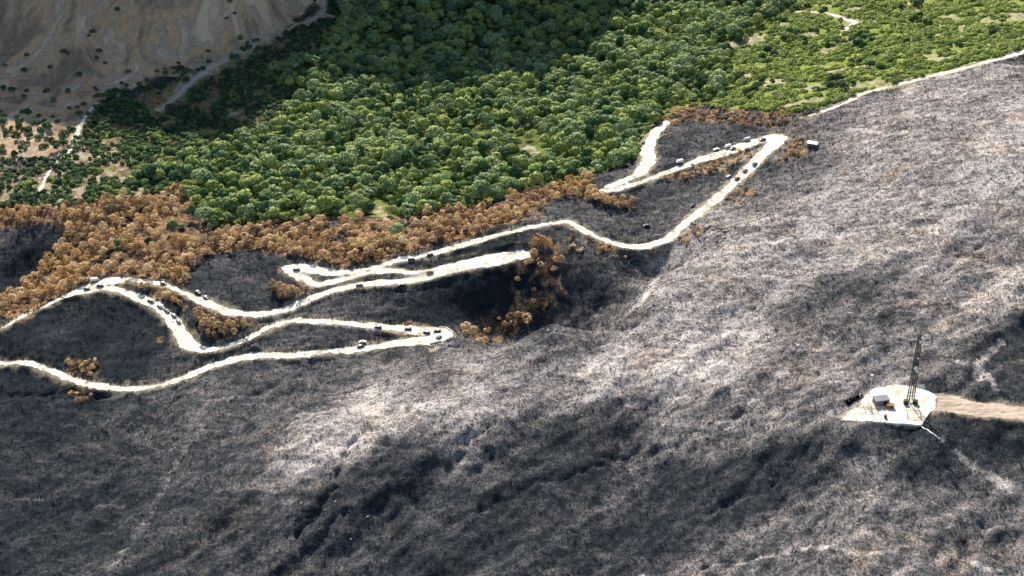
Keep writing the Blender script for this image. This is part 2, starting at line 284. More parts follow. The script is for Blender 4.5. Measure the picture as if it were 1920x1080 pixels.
for u0, v0, g0 in lp:
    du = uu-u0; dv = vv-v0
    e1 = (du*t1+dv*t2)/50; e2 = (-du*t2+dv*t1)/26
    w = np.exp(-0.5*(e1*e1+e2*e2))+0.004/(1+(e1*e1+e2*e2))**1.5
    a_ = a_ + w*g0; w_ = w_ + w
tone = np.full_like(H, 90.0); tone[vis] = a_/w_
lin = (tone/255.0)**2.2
ASH_SHADE = np.clip(0.34*lin**.92*(1+2.4*VEIN)+.085*VEIN, 0.008, 0.25)  # ash and char albedo, with the slope's soft shadow swaths painted in

# ------------------------------------------------------------------ materials
def mat(name, base=(.5, .5, .5), rough_=0.8, spec=0.2, metal=0.0):
    m = bpy.data.materials.new(name); m.use_nodes = True
    b = m.node_tree.nodes["Principled BSDF"]
    b.inputs["Base Color"].default_value = (*base, 1); b.inputs["Roughness"].default_value = rough_
    b.inputs["Specular IOR Level"].default_value = spec; b.inputs["Metallic"].default_value = metal
    return m, m.node_tree.nodes, m.node_tree.links, b
def mathn(N, L, op, a, b=None, clamp=False):
    m = N.new("ShaderNodeMath"); m.operation = op; m.use_clamp = clamp
    for i, q in enumerate((a, b)):
        if q is None: continue
        if hasattr(q, "is_linked") or hasattr(q, "links"): L.new(q, m.inputs[i])
        else: m.inputs[i].default_value = q
    return m.outputs[0]
def noise(N, L, vec, scale, detail=4, rgh=0.6, dist=0.0):
    t = N.new("ShaderNodeTexNoise"); t.inputs["Scale"].default_value = scale; t.inputs["Detail"].default_value = detail
    t.inputs["Roughness"].default_value = rgh; t.inputs["Distortion"].default_value = dist
    L.new(vec, t.inputs["Vector"]); return t.outputs["Fac"]
def ramp(N, L, fac, stops):
    r = N.new("ShaderNodeValToRGB"); e = r.color_ramp.elements
    while len(e) < len(stops): e.new(0.5)
    for q, (p, c) in zip(e, stops): q.position = p; q.color = (*c, 1) if len(c) == 3 else c
    L.new(fac, r.inputs[0]); return r.outputs["Color"]
def mixc(N, L, fac, a, b, mode='MIX'):
    m = N.new("ShaderNodeMix"); m.data_type = 'RGBA'; m.blend_type = mode
    for sock, q in ((m.inputs["Factor"], fac), (m.inputs["A"], a), (m.inputs["B"], b)):
        pass
    ins = [s for s in m.inputs if s.enabled]
    for sock, q in zip(ins, (fac, a, b)):
        if isinstance(q, (int, float)): sock.default_value = q
        elif isinstance(q, tuple): sock.default_value = (*q, 1) if len(q) == 3 else q
        else: L.new(q, sock)
    return [o for o in m.outputs if o.enabled][0]
def mapping(N, L, vec, scale=(1, 1, 1), rot=(0, 0, 0)):
    m = N.new("ShaderNodeMapping"); m.inputs["Scale"].default_value = scale; m.inputs["Rotation"].default_value = rot
    L.new(vec, m.inputs["Vector"]); return m.outputs[0]

m_ground, N, L, B = mat("burnt_hillside", rough_=0.95, spec=0.05)
tc = N.new("ShaderNodeTexCoord").outputs["Object"]
def attr(name):
    a = N.new("ShaderNodeAttribute"); a.attribute_name = name; return a
za = N.new("ShaderNodeSeparateColor"); zon = attr("zone"); L.new(zon.outputs["Color"], za.inputs[0])
ash = attr("ash").outputs["Fac"]; blf = attr("bluff").outputs["Fac"]  # ash tone, painted shadow swaths included
tm = mapping(N, L, tc, (1, 0.62, 1), (0, 0, 0.25))
f1 = noise(N, L, tm, 0.40, 6, 0.74, 1.5)
f2 = noise(N, L, tm, 1.25, 4, 0.7, 1.0)
f3 = noise(N, L, mapping(N, L, tc, (0.7, 1.4, 1), (0, 0, -0.5)), 0.045, 6, 0.65, 1.0)
vn = noise(N, L, tm, 0.24, 5, 0.62, 3.0)
vein = mathn(N, L, 'SUBTRACT', 1.0, mathn(N, L, 'MULTIPLY', mathn(N, L, 'ABSOLUTE', mathn(N, L, 'SUBTRACT', vn, 0.5)), 22.0), True)
wv1 = N.new("ShaderNodeMapRange"); wv1.inputs[1].default_value = 0.36; wv1.inputs[2].default_value = 0.66; L.new(f1, wv1.inputs[0])
wv2 = N.new("ShaderNodeMapRange"); wv2.inputs[1].default_value = 0.38; wv2.inputs[2].default_value = 0.64; L.new(f2, wv2.inputs[0])
mod = mathn(N, L, 'ADD', mathn(N, L, 'MULTIPLY', wv1.outputs[0], 1.2), mathn(N, L, 'MULTIPLY', wv2.outputs[0], 0.75))
mod = mathn(N, L, 'ADD', mathn(N, L, 'POWER', mod, 1.65), 0.2)
mod = mathn(N, L, 'ADD', mod, mathn(N, L, 'MULTIPLY', vein, 2.6))
fr = N.new("ShaderNodeMapRange"); fr.inputs[1].default_value = 0.3; fr.inputs[2].default_value = 0.7; fr.inputs[3].default_value = 0.35; fr.inputs[4].default_value = 1.75; L.new(f3, fr.inputs[0])
mod = mathn(N, L, 'MULTIPLY', mod, fr.outputs[0])
f5 = N.new('ShaderNodeMapRange'); f5.inputs[1].default_value = .32; f5.inputs[2].default_value = .68; f5.inputs[3].default_value = .45; f5.inputs[4].default_value = 1.6; L.new(noise(N, L, mapping(N, L, tc, (.55, 1.0, 1), (0, 0, -.75)), .15, 4, .6, 1.2), f5.inputs[0])
mod = mathn(N, L, 'MULTIPLY', mod, f5.outputs[0])
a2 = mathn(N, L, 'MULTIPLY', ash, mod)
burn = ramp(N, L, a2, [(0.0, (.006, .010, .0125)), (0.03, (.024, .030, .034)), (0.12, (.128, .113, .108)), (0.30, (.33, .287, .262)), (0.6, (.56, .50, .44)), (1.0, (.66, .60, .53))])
grass = ramp(N, L, f1, [(0.32, (.075, .12, .025)), (0.45, (.16, .21, .04)), (0.58, (.26, .28, .065)), (0.72, (.42, .38, .15))])
litter = ramp(N, L, f1, [(0.34, (.025, .02, .018)), (0.45, (.10, .06, .035)), (0.56, (.34, .19, .09)), (0.70, (.62, .44, .25))])
dirt = ramp(N, L, f1, [(0.34, (.14, .11, .07)), (0.47, (.34, .27, .18)), (0.6, (.52, .43, .30)), (0.75, (.66, .58, .44))])
rockt = ramp(N, L, noise(N, L, mapping(N, L, tc, (1.2, .8, 0.3), (0, 0, .3)), 0.016, 7, 0.56, 2.2), [(0.38, (.15, .11, .075)), (0.45, (.34, .23, .145)), (0.50, (.58, .33, .16)), (0.54, (.30, .235, .175)), (0.62, (.66, .47, .31))])
rockc = mixc(N, L, 0.35, rockt, ramp(N, L, f1, [(0.38, (.10, .08, .05)), (0.46, (.30, .205, .125)), (0.55, (.46, .325, .21)), (0.66, (.66, .50, .35))]))
brn = N.new('ShaderNodeMapRange'); brn.inputs[1].default_value = 0.54; brn.inputs[2].default_value = 0.72; brn.inputs[4].default_value = 0.55; L.new(noise(N, L, tc, 0.028, 5, 0.7), brn.inputs[0])
burn = mixc(N, L, brn.outputs[0], burn, mixc(N, L, 1.0, burn, (1.25, 1.0, .72), 'MULTIPLY'))
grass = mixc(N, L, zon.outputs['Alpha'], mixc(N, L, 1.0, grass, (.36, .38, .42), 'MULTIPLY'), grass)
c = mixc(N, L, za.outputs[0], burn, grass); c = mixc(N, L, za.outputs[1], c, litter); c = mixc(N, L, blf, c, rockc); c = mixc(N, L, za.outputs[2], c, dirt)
L.new(c, B.inputs["Base Color"])
bp = N.new("ShaderNodeBump"); bp.inputs["Strength"].default_value = 0.8; bp.inputs["Distance"].default_value = 0.9
L.new(mathn(N, L, 'ADD', f1, mathn(N, L, 'MULTIPLY', f2, 0.6)), bp.inputs["Height"]); L.new(bp.outputs[0], B.inputs["Normal"])

m_road, N, L, B = mat("dirt_road", rough_=0.95, spec=0.05)
tc = N.new("ShaderNodeTexCoord").outputs["Object"]
f = noise(N, L, tc, 0.35, 6, 0.7, 0.5)
fl = noise(N, L, tc, 0.07, 4, 0.6, 0.8)
f = mathn(N, L, 'ADD', mathn(N, L, 'MULTIPLY', f, .55), mathn(N, L, 'MULTIPLY', fl, .45))
L.new(ramp(N, L, f, [(0.36, (.27, .23, .18)), (0.44, (.50, .43, .33)), (0.51, (.71, .635, .51)), (0.60, (.81, .75, .63))]), B.inputs["Base Color"])
bp = N.new("ShaderNodeBump"); bp.inputs["Strength"].default_value = 0.5; bp.inputs["Distance"].default_value = 0.3; L.new(f, bp.inputs["Height"]); L.new(bp.outputs[0], B.inputs["Normal"])

def leafmat(name, stops, scale=0.35, transl=0.25, tcol=(.3, .4, .08), rnd=0.5):
    m, N, L, B = mat(name, rough_=0.75, spec=0.12)
    oi = N.new("ShaderNodeObjectInfo"); tcn = N.new("ShaderNodeTexCoord").outputs["Object"]
    vn = noise(N, L, tcn, scale, 3, 0.6)
    f = mathn(N, L, 'ADD', mathn(N, L, 'MULTIPLY', oi.outputs["Random"], rnd), mathn(N, L, 'MULTIPLY', vn, 1-rnd), True)
    col = ramp(N, L, f, stops); L.new(col, B.inputs["Base Color"])
    tr = N.new("ShaderNodeBsdfTranslucent"); L.new(mixc(N, L, 0.5, col, tcol), tr.inputs["Color"])
    mx = N.new("ShaderNodeMixShader"); mx.inputs[0].default_value = transl
    L.new(B.outputs[0], mx.inputs[1]); L.new(tr.outputs[0], mx.inputs[2]); L.new(mx.outputs[0], N["Material Output"].inputs["Surface"])
    return m
LEAFS = [leafmat("sage_leaves", [(0.12, (.13, .19, .09)), (0.45, (.23, .31, .135)), (0.9, (.37, .45, .21))], transl=.18, rnd=.7),
  leafmat("olive_leaves", [(0.12, (.16, .21, .06)), (0.45, (.28, .34, .09)), (0.9, (.42, .46, .15))], transl=.18, rnd=.7),
  leafmat("deep_leaves", [(0.12, (.035, .085, .045)), (0.45, (.065, .135, .06)), (0.9, (.12, .20, .07))], transl=.12, rnd=.7)]
m_bush = leafmat("bush_leaves", [(0.2, (.025, .06, .03)), (0.5, (.05, .10, .045)), (0.85, (.09, .14, .05))], transl=.18)
m_meadow = leafmat("meadow_leaves", [(0.2, (.17, .24, .045)), (0.5, (.28, .34, .07)), (0.85, (.44, .44, .15))], transl=.2)
m_meadow2 = leafmat('dull_meadow_leaves', [(0.2, (.10, .16, .045)), (0.5, (.16, .22, .06)), (0.85, (.26, .28, .10))], transl=.2)
SCOR = [leafmat("tan_scorched_leaves", [(0.12, (.46, .32, .16)), (0.5, (.72, .53, .28)), (0.9, (.85, .69, .44))], transl=.3, tcol=(.7, .42, .18), rnd=.6),
  leafmat("orange_scorched_leaves", [(0.12, (.32, .19, .09)), (0.5, (.62, .39, .18)), (0.9, (.78, .55, .28))], transl=.3, tcol=(.6, .34, .14), rnd=.6),
  leafmat("brown_scorched_leaves", [(0.12, (.06, .045, .038)), (0.5, (.19, .13, .09)), (0.9, (.36, .25, .16))], transl=.2, tcol=(.3, .2, .1), rnd=.6)]
m_scorch = SCOR[0]
m_char = mat("charred_wood", (.012, .012, .013), 0.9)[0]
m_ashw = mat("ash_coated_wood", (.20, .185, .17), 0.9)[0]
m_bark = mat("brown_bark", (.085, .06, .04), 0.9)[0]
m_white = mat("white_paint", (.78, .77, .74), 0.5)[0]
m_grey = mat("grey_sheet", (.16, .155, .16), 0.6)[0]
m_dark = mat("dark_paint", (.02, .02, .022), 0.45, .4)[0]
m_silver = mat("grey_car_paint", (.38, .38, .38), 0.4, .5)[0]
m_glass = mat("dark_glass", (.01, .012, .015), 0.12, .5)[0]
m_tyre = mat("black_rubber", (.015, .015, .015), 0.8)[0]
m_steel = mat("dark_galvanised_steel", (.035, .045, .042), 0.55, .3, .3)[0]
m_rust = mat("rusty_brown_steel", (.30, .14, .045), 0.85)[0]
m_conc = mat("pale_concrete", (.62, .58, .50), 0.9)[0]
m_rock, N, L, B = mat("pale_rock", rough_=0.9, spec=.1)
L.new(ramp(N, L, noise(N, L, N.new("ShaderNodeTexCoord").outputs["Object"], 1.1, 5, .6), [(0.3, (.07, .065, .06)), (0.6, (.30, .275, .25))]), B.inputs["Base Color"])

# ------------------------------------------------------------------ mesh helpers
def fast_mesh(name, verts, faces, smooth=False):
    me = bpy.data.meshes.new(name); verts = np.asarray(verts, np.float32); faces = np.asarray(faces, np.int32)
    nf, nv = len(faces), faces.shape[1]
    me.vertices.add(len(verts)); me.vertices.foreach_set("co", verts.ravel())
    me.loops.add(nf*nv); me.loops.foreach_set("vertex_index", faces.ravel())
    me.polygons.add(nf); me.polygons.foreach_set("loop_start", np.arange(nf, dtype=np.int32)*nv)
    if smooth: me.polygons.foreach_set("use_smooth", np.ones(nf, bool))
    me.update(calc_edges=True); return me
def link(name, me, m=None, parent=None, kind=None, loc=None):
    o = bpy.data.objects.new(name, me); COL.objects.link(o)
    if m is not None and len(me.materials) == 0: me.materials.append(m)
    if parent is not None: o.parent = parent
    if kind: o["kind"] = kind
    if loc is not None: o.location = loc
    return o
def thing(name, label, cat, loc, rz=0, group=None, sc=1.0):
    o = bpy.data.objects.new(name, None); COL.objects.link(o); o.empty_display_size = 0.5
    o.location = loc; o.rotation_euler = (0, 0, rz); o.scale = (sc, sc, sc) if not isinstance(sc, tuple) else sc
    o["label"] = label; o["category"] = cat
    if group: o["group"] = group
    return o
def tube(bm, a, b, r0, r1=None, seg=6):
    r1 = r0 if r1 is None else r1; a = Vector(a); b = Vector(b); d = b-a
    if d.length < 1e-6: return
    q = d.to_track_quat('Z', 'Y').to_matrix(); ra = []; rb = []
    for i in range(seg):
        t = 2*math.pi*i/seg; c_ = Vector((math.cos(t), math.sin(t), 0))
        ra.append(bm.verts.new(a+q@(c_*r0))); rb.append(bm.verts.new(b+q@(c_*r1)))
    for i in range(seg): bm.faces.new((ra[i], ra[(i+1) % seg], rb[(i+1) % seg], rb[i]))
    bm.faces.new(ra[::-1]); bm.faces.new(rb)
def box(bm, c, s, rz=0.0):
    c = Vector(c); m = Matrix.Rotation(rz, 3, 'Z'); vs = []
    for z in (-1, 1):
        for x, y in ((-1, -1), (1, -1), (1, 1), (-1, 1)):
            vs.append(bm.verts.new(c + m@Vector((x*s[0]/2, y*s[1]/2, z*s[2]/2))))
    for f in ((0, 3, 2, 1), (4, 5, 6, 7), (0, 1, 5, 4), (1, 2, 6, 5), (2, 3, 7, 6), (3, 0, 4, 7)): bm.faces.new([vs[i] for i in f])
def bm_mesh(name, bm, bevel=0):
    if bevel: bmesh.ops.bevel(bm, geom=bm.edges[:], offset=bevel, segments=2, affect='EDGES', profile=0.6)
    me = bpy.data.meshes.new(name); bm.to_mesh(me); bm.free(); return me
ORD = "first second third fourth fifth sixth seventh eighth ninth tenth eleventh twelfth thirteenth fourteenth fifteenth sixteenth seventeenth eighteenth nineteenth".split()
TENS = {2: "twenty", 3: "thirty", 4: "forty", 5: "fifty", 6: "sixty", 7: "seventy", 8: "eighty", 9: "ninety"}
def ordinal(i):
    i += 1
    if i < 20: return ORD[i-1]
    h, r = divmod(i, 100); s = ("one-hundred-" if h == 1 else "two-hundred-" if h == 2 else "")
    if r == 0: return s.rstrip("-")+"th"
    if r < 20: return s+ORD[r-1]
    t, q = divmod(r, 10)
    return s + (TENS[t]+"-"+ORD[q-1] if q else TENS[t][:-1]+"ieth")

# ------------------------------------------------------------------ ground
nx, ny = GX.shape
idx = np.arange(nx*ny).reshape(nx, ny)
fc = np.stack([idx[:-1, :-1], idx[1:, :-1], idx[1:, 1:], idx[:-1, 1:]], -1).reshape(-1, 4)
me = fast_mesh("ground", np.stack([GX, GY, H], -1).reshape(-1, 3), fc, True)
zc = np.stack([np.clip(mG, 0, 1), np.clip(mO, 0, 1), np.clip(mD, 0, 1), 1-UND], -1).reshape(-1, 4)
at = me.attributes.new("zone", 'FLOAT_COLOR', 'POINT'); at.data.foreach_set("color", zc.astype(np.float32).ravel())
at = me.attributes.new("ash", 'FLOAT', 'POINT'); at.data.foreach_set("value", ASH_SHADE.astype(np.float32).ravel())  # carries ash cover together with the painted shadows of the slope
at = me.attributes.new("bluff", 'FLOAT', 'POINT'); at.data.foreach_set("value", (np.clip(mB*1.0, 0, 1)*(1-np.clip(mG, 0, 1)*(mB < .5))).astype(np.float32).ravel())
link("ground", me, m_ground, kind="structure")
def hz(x, y): return float(bil(H, x, y))

# ------------------------------------------------------------------ roads: one sheet per road on its bench
m_track = mat('tan_track', rough_=.95, spec=.05)
N, L, B = m_track[1:]; m_track = m_track[0]; tc = N.new('ShaderNodeTexCoord').outputs['Object']
L.new(ramp(N, L, noise(N, L, mapping(N, L, tc, (.35, 1.3, 1), (0, 0, .06)), .5, 6, .75, .6), [(0.3, (.10, .08, .065)), (0.44, (.30, .235, .175)), (0.58, (.45, .36, .275)), (0.75, (.58, .49, .39))]), B.inputs['Base Color'])
def sheet(name, inside, x0, x1, y0, y1, st=0.5, lift=0.10):
    xs = np.arange(x0, x1, st); ys = np.arange(y0, y1, st); X, Y = np.meshgrid(xs, ys, indexing='ij')
    M = inside(X, Y); M = M[:-1, :-1] & M[1:, :-1] & M[1:, 1:] & M[:-1, 1:]
    id_ = np.arange(X.size).reshape(X.shape)
    q = np.stack([id_[:-1, :-1], id_[1:, :-1], id_[1:, 1:], id_[:-1, 1:]], -1)[M]
    used, inv = np.unique(q.ravel(), return_inverse=True)
    x = X.ravel()[used]; y = Y.ravel()[used]
    me = fast_mesh(name, np.c_[x, y, bil(H, x, y)+lift], inv.reshape(-1, 4), True)
    return link(name, me, m_track if name in ('mast_track', 'far_track') else m_road, kind="structure")
def road_sheet(name, keys, lift=0.10):
    sm = np.vstack([samp[k_] for k_ in keys]); x0, x1 = max(sm[:, 0].min()-9, -480), min(sm[:, 0].max()+9, 480); y0, y1 = sm[:, 1].min()-9, min(sm[:, 1].max()+9, 1440)
    st = 0.5; D = np.full((int((x1-x0)/st)+2, int((y1-y0)/st)+2), 9.0)
    for x, y, hw in sm:
        i0 = max(int((x-hw-2-x0)/st), 0); i1 = min(int((x+hw+2-x0)/st)+1, D.shape[0]); j0 = max(int((y-hw-2-y0)/st), 0); j1 = min(int((y+hw+2-y0)/st)+1, D.shape[1])
        if i1 <= i0 or j1 <= j0: continue
        xx = x0+np.arange(i0, i1)[:, None]*st; yy = y0+np.arange(j0, j1)[None, :]*st
        D[i0:i1, j0:j1] = np.minimum(D[i0:i1, j0:j1], np.hypot(xx-x, yy-y)-hw)
    def ins(X, Y):
        i = np.clip(np.round((X-x0)/st).astype(int), 0, D.shape[0]-1); j = np.clip(np.round((Y-y0)/st).astype(int), 0, D.shape[1]-1)
        ok = D[i, j]+0.9*fbm(X/9, Y/9, 2, 2)+0.8*fbm(X/3, Y/3, 6, 3) < 0.1
        if 'mast_track' in keys: ok &= ~padin(X, Y)
        return ok
    return sheet(name, ins, x0, x1, y0, y1, st, lift)
road_sheet("switchback_road", ['lower', 'middle', 'upper', 'top'])
road_sheet("ridge_trail", ['crest'])
road_sheet("far_track", ['far_track']); road_sheet("footpath", ['footpath']); road_sheet("meadow_path", ['meadow_path'])
road_sheet("mast_track", ['mast_track'])
pcx = [p[0] for p in pxy]; pcy = [p[1] for p in pxy]
sheet("mast_yard", lambda X, Y: padin(X+0.8*fbm(X/4, Y/4, 1, 3), Y+1.2*fbm(X/4+9, Y/4, 2, 3)), min(pcx)-3, max(pcx)+3, min(pcy)-3, max(pcy)+3, 0.5, 0.12)

# ------------------------------------------------------------------ scatter positions
def jitter_grid(sp_, x0=-480, x1=480, y0=560, y1=1445, seed=1):
    r = np.random.default_rng(seed); xs = np.arange(x0, x1, sp_); ys = np.arange(y0, y1, sp_*0.9)
    X, Y = np.meshgrid(xs, ys, indexing='ij'); X = X+(np.arange(len(ys)) % 2)[None, :]*sp_/2
    X = (X + r.uniform(-.36, .36, X.shape)*sp_).ravel(); Y = (Y + r.uniform(-.36, .36, Y.shape)*sp_).ravel()
    return X, Y, r
def infoat(X, Y):
    Z = bil(H, X, Y); u, v = project(X, Y, Z); return Z, u, v
def visible_frame(u, v, mrg=60): return (u > -mrg) & (u < 1920+mrg) & (v > -mrg) & (v < 1080+mrg)
DENSE = [(240,345),(330,352),(372,404),(400,432),(470,425),(560,412),(690,405),(760,408),(860,395),(940,372),(1040,345),(1110,330),(1150,315),(1200,300),(1205,262),(1240,218),(1290,196),(1350,190),(1380,150),(1370,110),(1420,60),(1480,0),(1500,-200),(620,-200),(640,40),(600,90),(500,140),(560,170),(520,230),(430,270),(360,300)]
SHRUBL = [(-80,395),(100,390),(200,380),(260,367),(330,352),(430,270),(520,230),(560,170),(500,140),(600,90),(640,30),(640,-200),(605,-200),(590,20),(500,70),(400,125),(280,170),(170,205),(150,240),(140,280),(90,320),(-80,310)]
MEADOW = [(1500,-200),(1480,0),(1420,60),(1370,110),(1380,150),(1350,190),(1290,198),(1480,210),(1530,205),(1600,180),(1700,153),(1990,72),(1990,-200)]
CLEAR = [(992,282,28,17),(712,396,16,20),(738,258,10,7),(780,302,14,7)]
def not_clear(u, v):
    ok = np.ones(np.shape(u), bool)
    for a, b, c_, d in CLEAR: ok &= ((u-a)/c_)**2+((v-b)/d)**2 > 1
    return ok
def offroad(X, Y, d=2.5): return (bil(DR, X, Y) > d) & (bil(mD, X, Y) < 0.3)

# crowns
def crown_mesh(name, seed, rx, rz, nl, nq, qs, m, flat_=0.0, gap=0.0, tall=False):
    r = np.random.default_rng(seed); lobes = []
    for i in range(nl):
        a = r.uniform(0, 6.283); d = rx*0.62*math.sqrt(r.uniform(0.05, 1)) if i else 0
        rr = rx*r.uniform(.36, .56) if i else rx*.6
        z = rz*(1.0-0.55*(d/rx)**2*1.2) + r.uniform(-.18, .12)*rz
        lobes.append((math.cos(a)*d, math.sin(a)*d, z, rr))
    lobes = np.array(lobes); pts = []; nrm = []
    while len(pts) < nq:
        l = lobes[r.integers(nl)]; v = r.normal(size=3); v /= np.linalg.norm(v)
        if v[2] < -0.35 and r.random() < .8: continue
        p = l[:3]+v*l[3]*(r.uniform(.82, 1.08))*np.array([1, 1, .9])
        if (((lobes[:, :3]-p)**2).sum(1) < (lobes[:, 3]*.74)**2).any(): continue
        if p[2] < 0.7: continue
        if gap and vnoise(p[0]*.9+seed, p[2]*.9+p[1]*.7, 2) < -1+gap*2: continue
        pts.append(p); nrm.append(v)
    pts = np.array(pts); nrm = np.array(nrm); k_ = len(pts)
    nj = nrm+r.normal(size=(k_, 3))*.38; nj /= np.linalg.norm(nj, axis=1)[:, None]
    t = np.cross(nj, r.normal(size=(k_, 3))); t /= np.linalg.norm(t, axis=1)[:, None]; b = np.cross(nj, t)
    soft_n = nrm+r.normal(size=(k_, 3))*.22; soft_n /= np.linalg.norm(soft_n, axis=1)[:, None]
    s = qs*r.uniform(.65, 1.3, (k_, 1)); V4 = []
    for a in (0.2, 1.35, 2.6, 3.7, 5.1):
        rad_ = r.uniform(.6, 1.1, (k_, 1))
        V4.append(pts+s*rad_*(math.cos(a)*t+math.sin(a)*b)+nj*r.uniform(-.2, .1, (k_, 1))*s)
    V4 = np.stack(V4, 1).reshape(-1, 3); F = np.arange(k_*5).reshape(-1, 5)
    me = fast_mesh(name, V4, F, True); me.normals_split_custom_set_from_vertices(np.repeat(soft_n, 5, 0).tolist()); me.materials.append(m); return me
def trunk_mesh(name, seed, h, r0, m, limbs=4):
    r = random.Random(seed); bm = bmesh.new(); p = Vector((0, 0, -1.2)); 
    q = Vector((r.uniform(-.2, .2), r.uniform(-.2, .2), h*.5)); top = Vector((r.uniform(-.4, .4), r.uniform(-.4, .4), h))
    tube(bm, p, q, r0, r0*.7); tube(bm, q, top, r0*.7, r0*.3)
    for i in range(limbs):
        a = 6.283*i/limbs+r.uniform(-.4, .4); s = q.lerp(top, r.uniform(0, .5))
        tube(bm, s, s+Vector((math.cos(a)*h*.3, math.sin(a)*h*.3, h*.28)), r0*.35, r0*.12, 5)
    me = bm_mesh(name, bm); me.materials.append(m); return me
LP = [0, 1, 0, 2, 1, 0, 2, 1]
GREENV = [(crown_mesh("green_crown", 10+i, 3.7+.8*(i % 3), 3.9+.8*(i % 4), 6+(i*3) % 8, 560, .50, LEAFS[LP[i]]), trunk_mesh("green_trunk", i, 4.5, .3, m_bark)) for i in range(8)]
SP = [0, 1, 2, 1, 0, 0, 1, 0]
SCORV = [(crown_mesh("scorched_crown", 40+i, 2.1+.5*(i % 3), 2.7+.8*(i % 4), 5+(i*3) % 5, 420, .25, SCOR[SP[i]], gap=.42), trunk_mesh("scorched_trunk", 20+i, 3.8+.5*(i % 3), .17, m_char, 7)) for i in range(8)]
BUSHV = [(crown_mesh("bush_crown", 70+i, 2.5+.5*(i % 3), 1.6, 5+i % 3, 260, .42, LEAFS[2] if i % 2 else m_bush), trunk_mesh("bush_stem", 40+i, 1.5, .14, m_bark)) for i in range(4)]
MEADV = [(crown_mesh("low_shrub_crown", 90+i, 2.4+.6*(i % 2), .55, 5+i % 2, 170, .40, m_meadow if i % 3 else m_meadow2), None) for i in range(6)]
def snag_mesh(name, seed, h, m, nb=6, r0=.14):
    r = random.Random(seed); bm = bmesh.new(); p = Vector((0, 0, -.6)); pts = [p]; lean = Vector((r.uniform(-.12, .12), r.uniform(-.12, .12), 1))
    for i in range(3): p = p+Vector((lean.x*h/3+r.uniform(-.15, .15), lean.y*h/3+r.uniform(-.15, .15), (h+.6)/3)); pts.append(p)
    for i in range(3): tube(bm, pts[i], pts[i+1], r0*(1-.27*i), r0*(1-.27*(i+1)), 5)
    t = bm_mesh(name+"_trunk", bm); t.materials.append(m); bm = bmesh.new()
    for i in range(nb):
        k_ = r.uniform(.3, .95); s = pts[0].lerp(pts[3], k_); a = r.uniform(0, 6.283); l = h*.38*(1.15-k_)+.3
        e = s+Vector((math.cos(a)*l, math.sin(a)*l, l*r.uniform(.5, 1.1))); tube(bm, s, e, r0*.42, r0*.15, 4)
        e2 = s.lerp(e, .6)+Vector((r.uniform(-.5, .5), r.uniform(-.5, .5), l*.5)); tube(bm, s.lerp(e, .55), e2, r0*.22, r0*.1, 4)
    b = bm_mesh(name+"_branches", bm); b.materials.append(m); return t, b
SNAGV = [snag_mesh("burnt", 5+i, 3.6+.7*i, m_char, 6+i, .15) for i in range(5)]
SNAGW = [snag_mesh("pale_burnt", 30+i, 2.6+.5*i, m_ashw, 6, .12) for i in range(2)]

LM = [(992,282,"the pale clearing in the wood"),(712,398,"the pale wedge of bare ground"),(340,425,"the green clump in the scorched band"),(735,415,"the green trees by the wedge"),(1210,290,"the bend of the road beside the wood"),(1250,235,"the upper end of the pale road"),
 (1460,258,"the topmost hairpin"),(840,630,"the hairpin with the low wall"),(170,540,"the junction of the pale roads"),(545,500,"the pale hairpin below the scorched trees"),(985,476,"the end of the double road"),(1065,415,"the sharp crook in the road"),(1200,465,"the low curve by the gully"),
 (350,640,"the broad curve of pale road"),(230,728,"the lowest curve of the road"),(450,588,"the dip of the middle road"),(960,600,"the orange patch in the gully"),(370,385,"the bare white sticks"),(60,440,"the black hollow"),(210,470,"the lone green bush in the scorched band"),
 (1305,130,"the small rocky scar"),(1590,40,"the pale sandy path"),(1490,156,"the bare strip in the meadow"),(1615,165,"the brown heap by the ridge trail"),(1760,140,"the ridge trail"),(1720,40,"the dark bushes in the meadow"),(1860,68,"the lone round bush"),
 (600,30,"the brown track"),(380,130,"the brown scar on the far slope"),(145,245,"the forked pale footpath"),(85,340,"the pale path"),(450,215,"the brown bare patch"),(1000,130,"the shaded hollow of the wood"),(780,170,"the shade line across the wood"),(1340,20,"the corner of the shade"),(600,200,"the shaded edge of the wood"),(300,320,"the pale stony ground"),
 (1690,750,"the lattice mast"),(1523,272,"the white hut"),(1330,430,"the pale rocks"),(240,660,"the black slope inside the loop"),(660,630,"the dark strip between the roads"),(860,420,"the crest of the scorched band"),(500,450,"the widest part of the scorched band"),(1105,350,"the tall orange tree"),(640,330,"the middle of the wood"),(860,330,"the heart of the wood"),(440,300,"the thin edge of the wood"),(1150,200,"the wooded shoulder"),(1300,80,"the high part of the wood")]
LMW = [(ground(a, b)[0], t) for a, b, t in LM]
def assign_labels(items, adj, noun, tail):
    """items: list of (x, y, z, size word); returns a label for each, ranked outwards from its own landmark"""
    by = {}
    for i, (x, y, z, sw) in enumerate(items):
        d, t = min((math.hypot(x-g[0], y-g[1]), t) for g, t in LMW); by.setdefault(t, []).append((d, i))
    lab = [None]*len(items)
    for t, l in by.items():
        for r_, (d, i) in enumerate(sorted(l)): lab[i] = " ".join(f"{items[i][3]} {adj} {noun}, {ordinal(r_)} {tail} from {t}".replace("in the scorched band", "in the scorch").replace("trees by the", "trees by").split())
    return lab
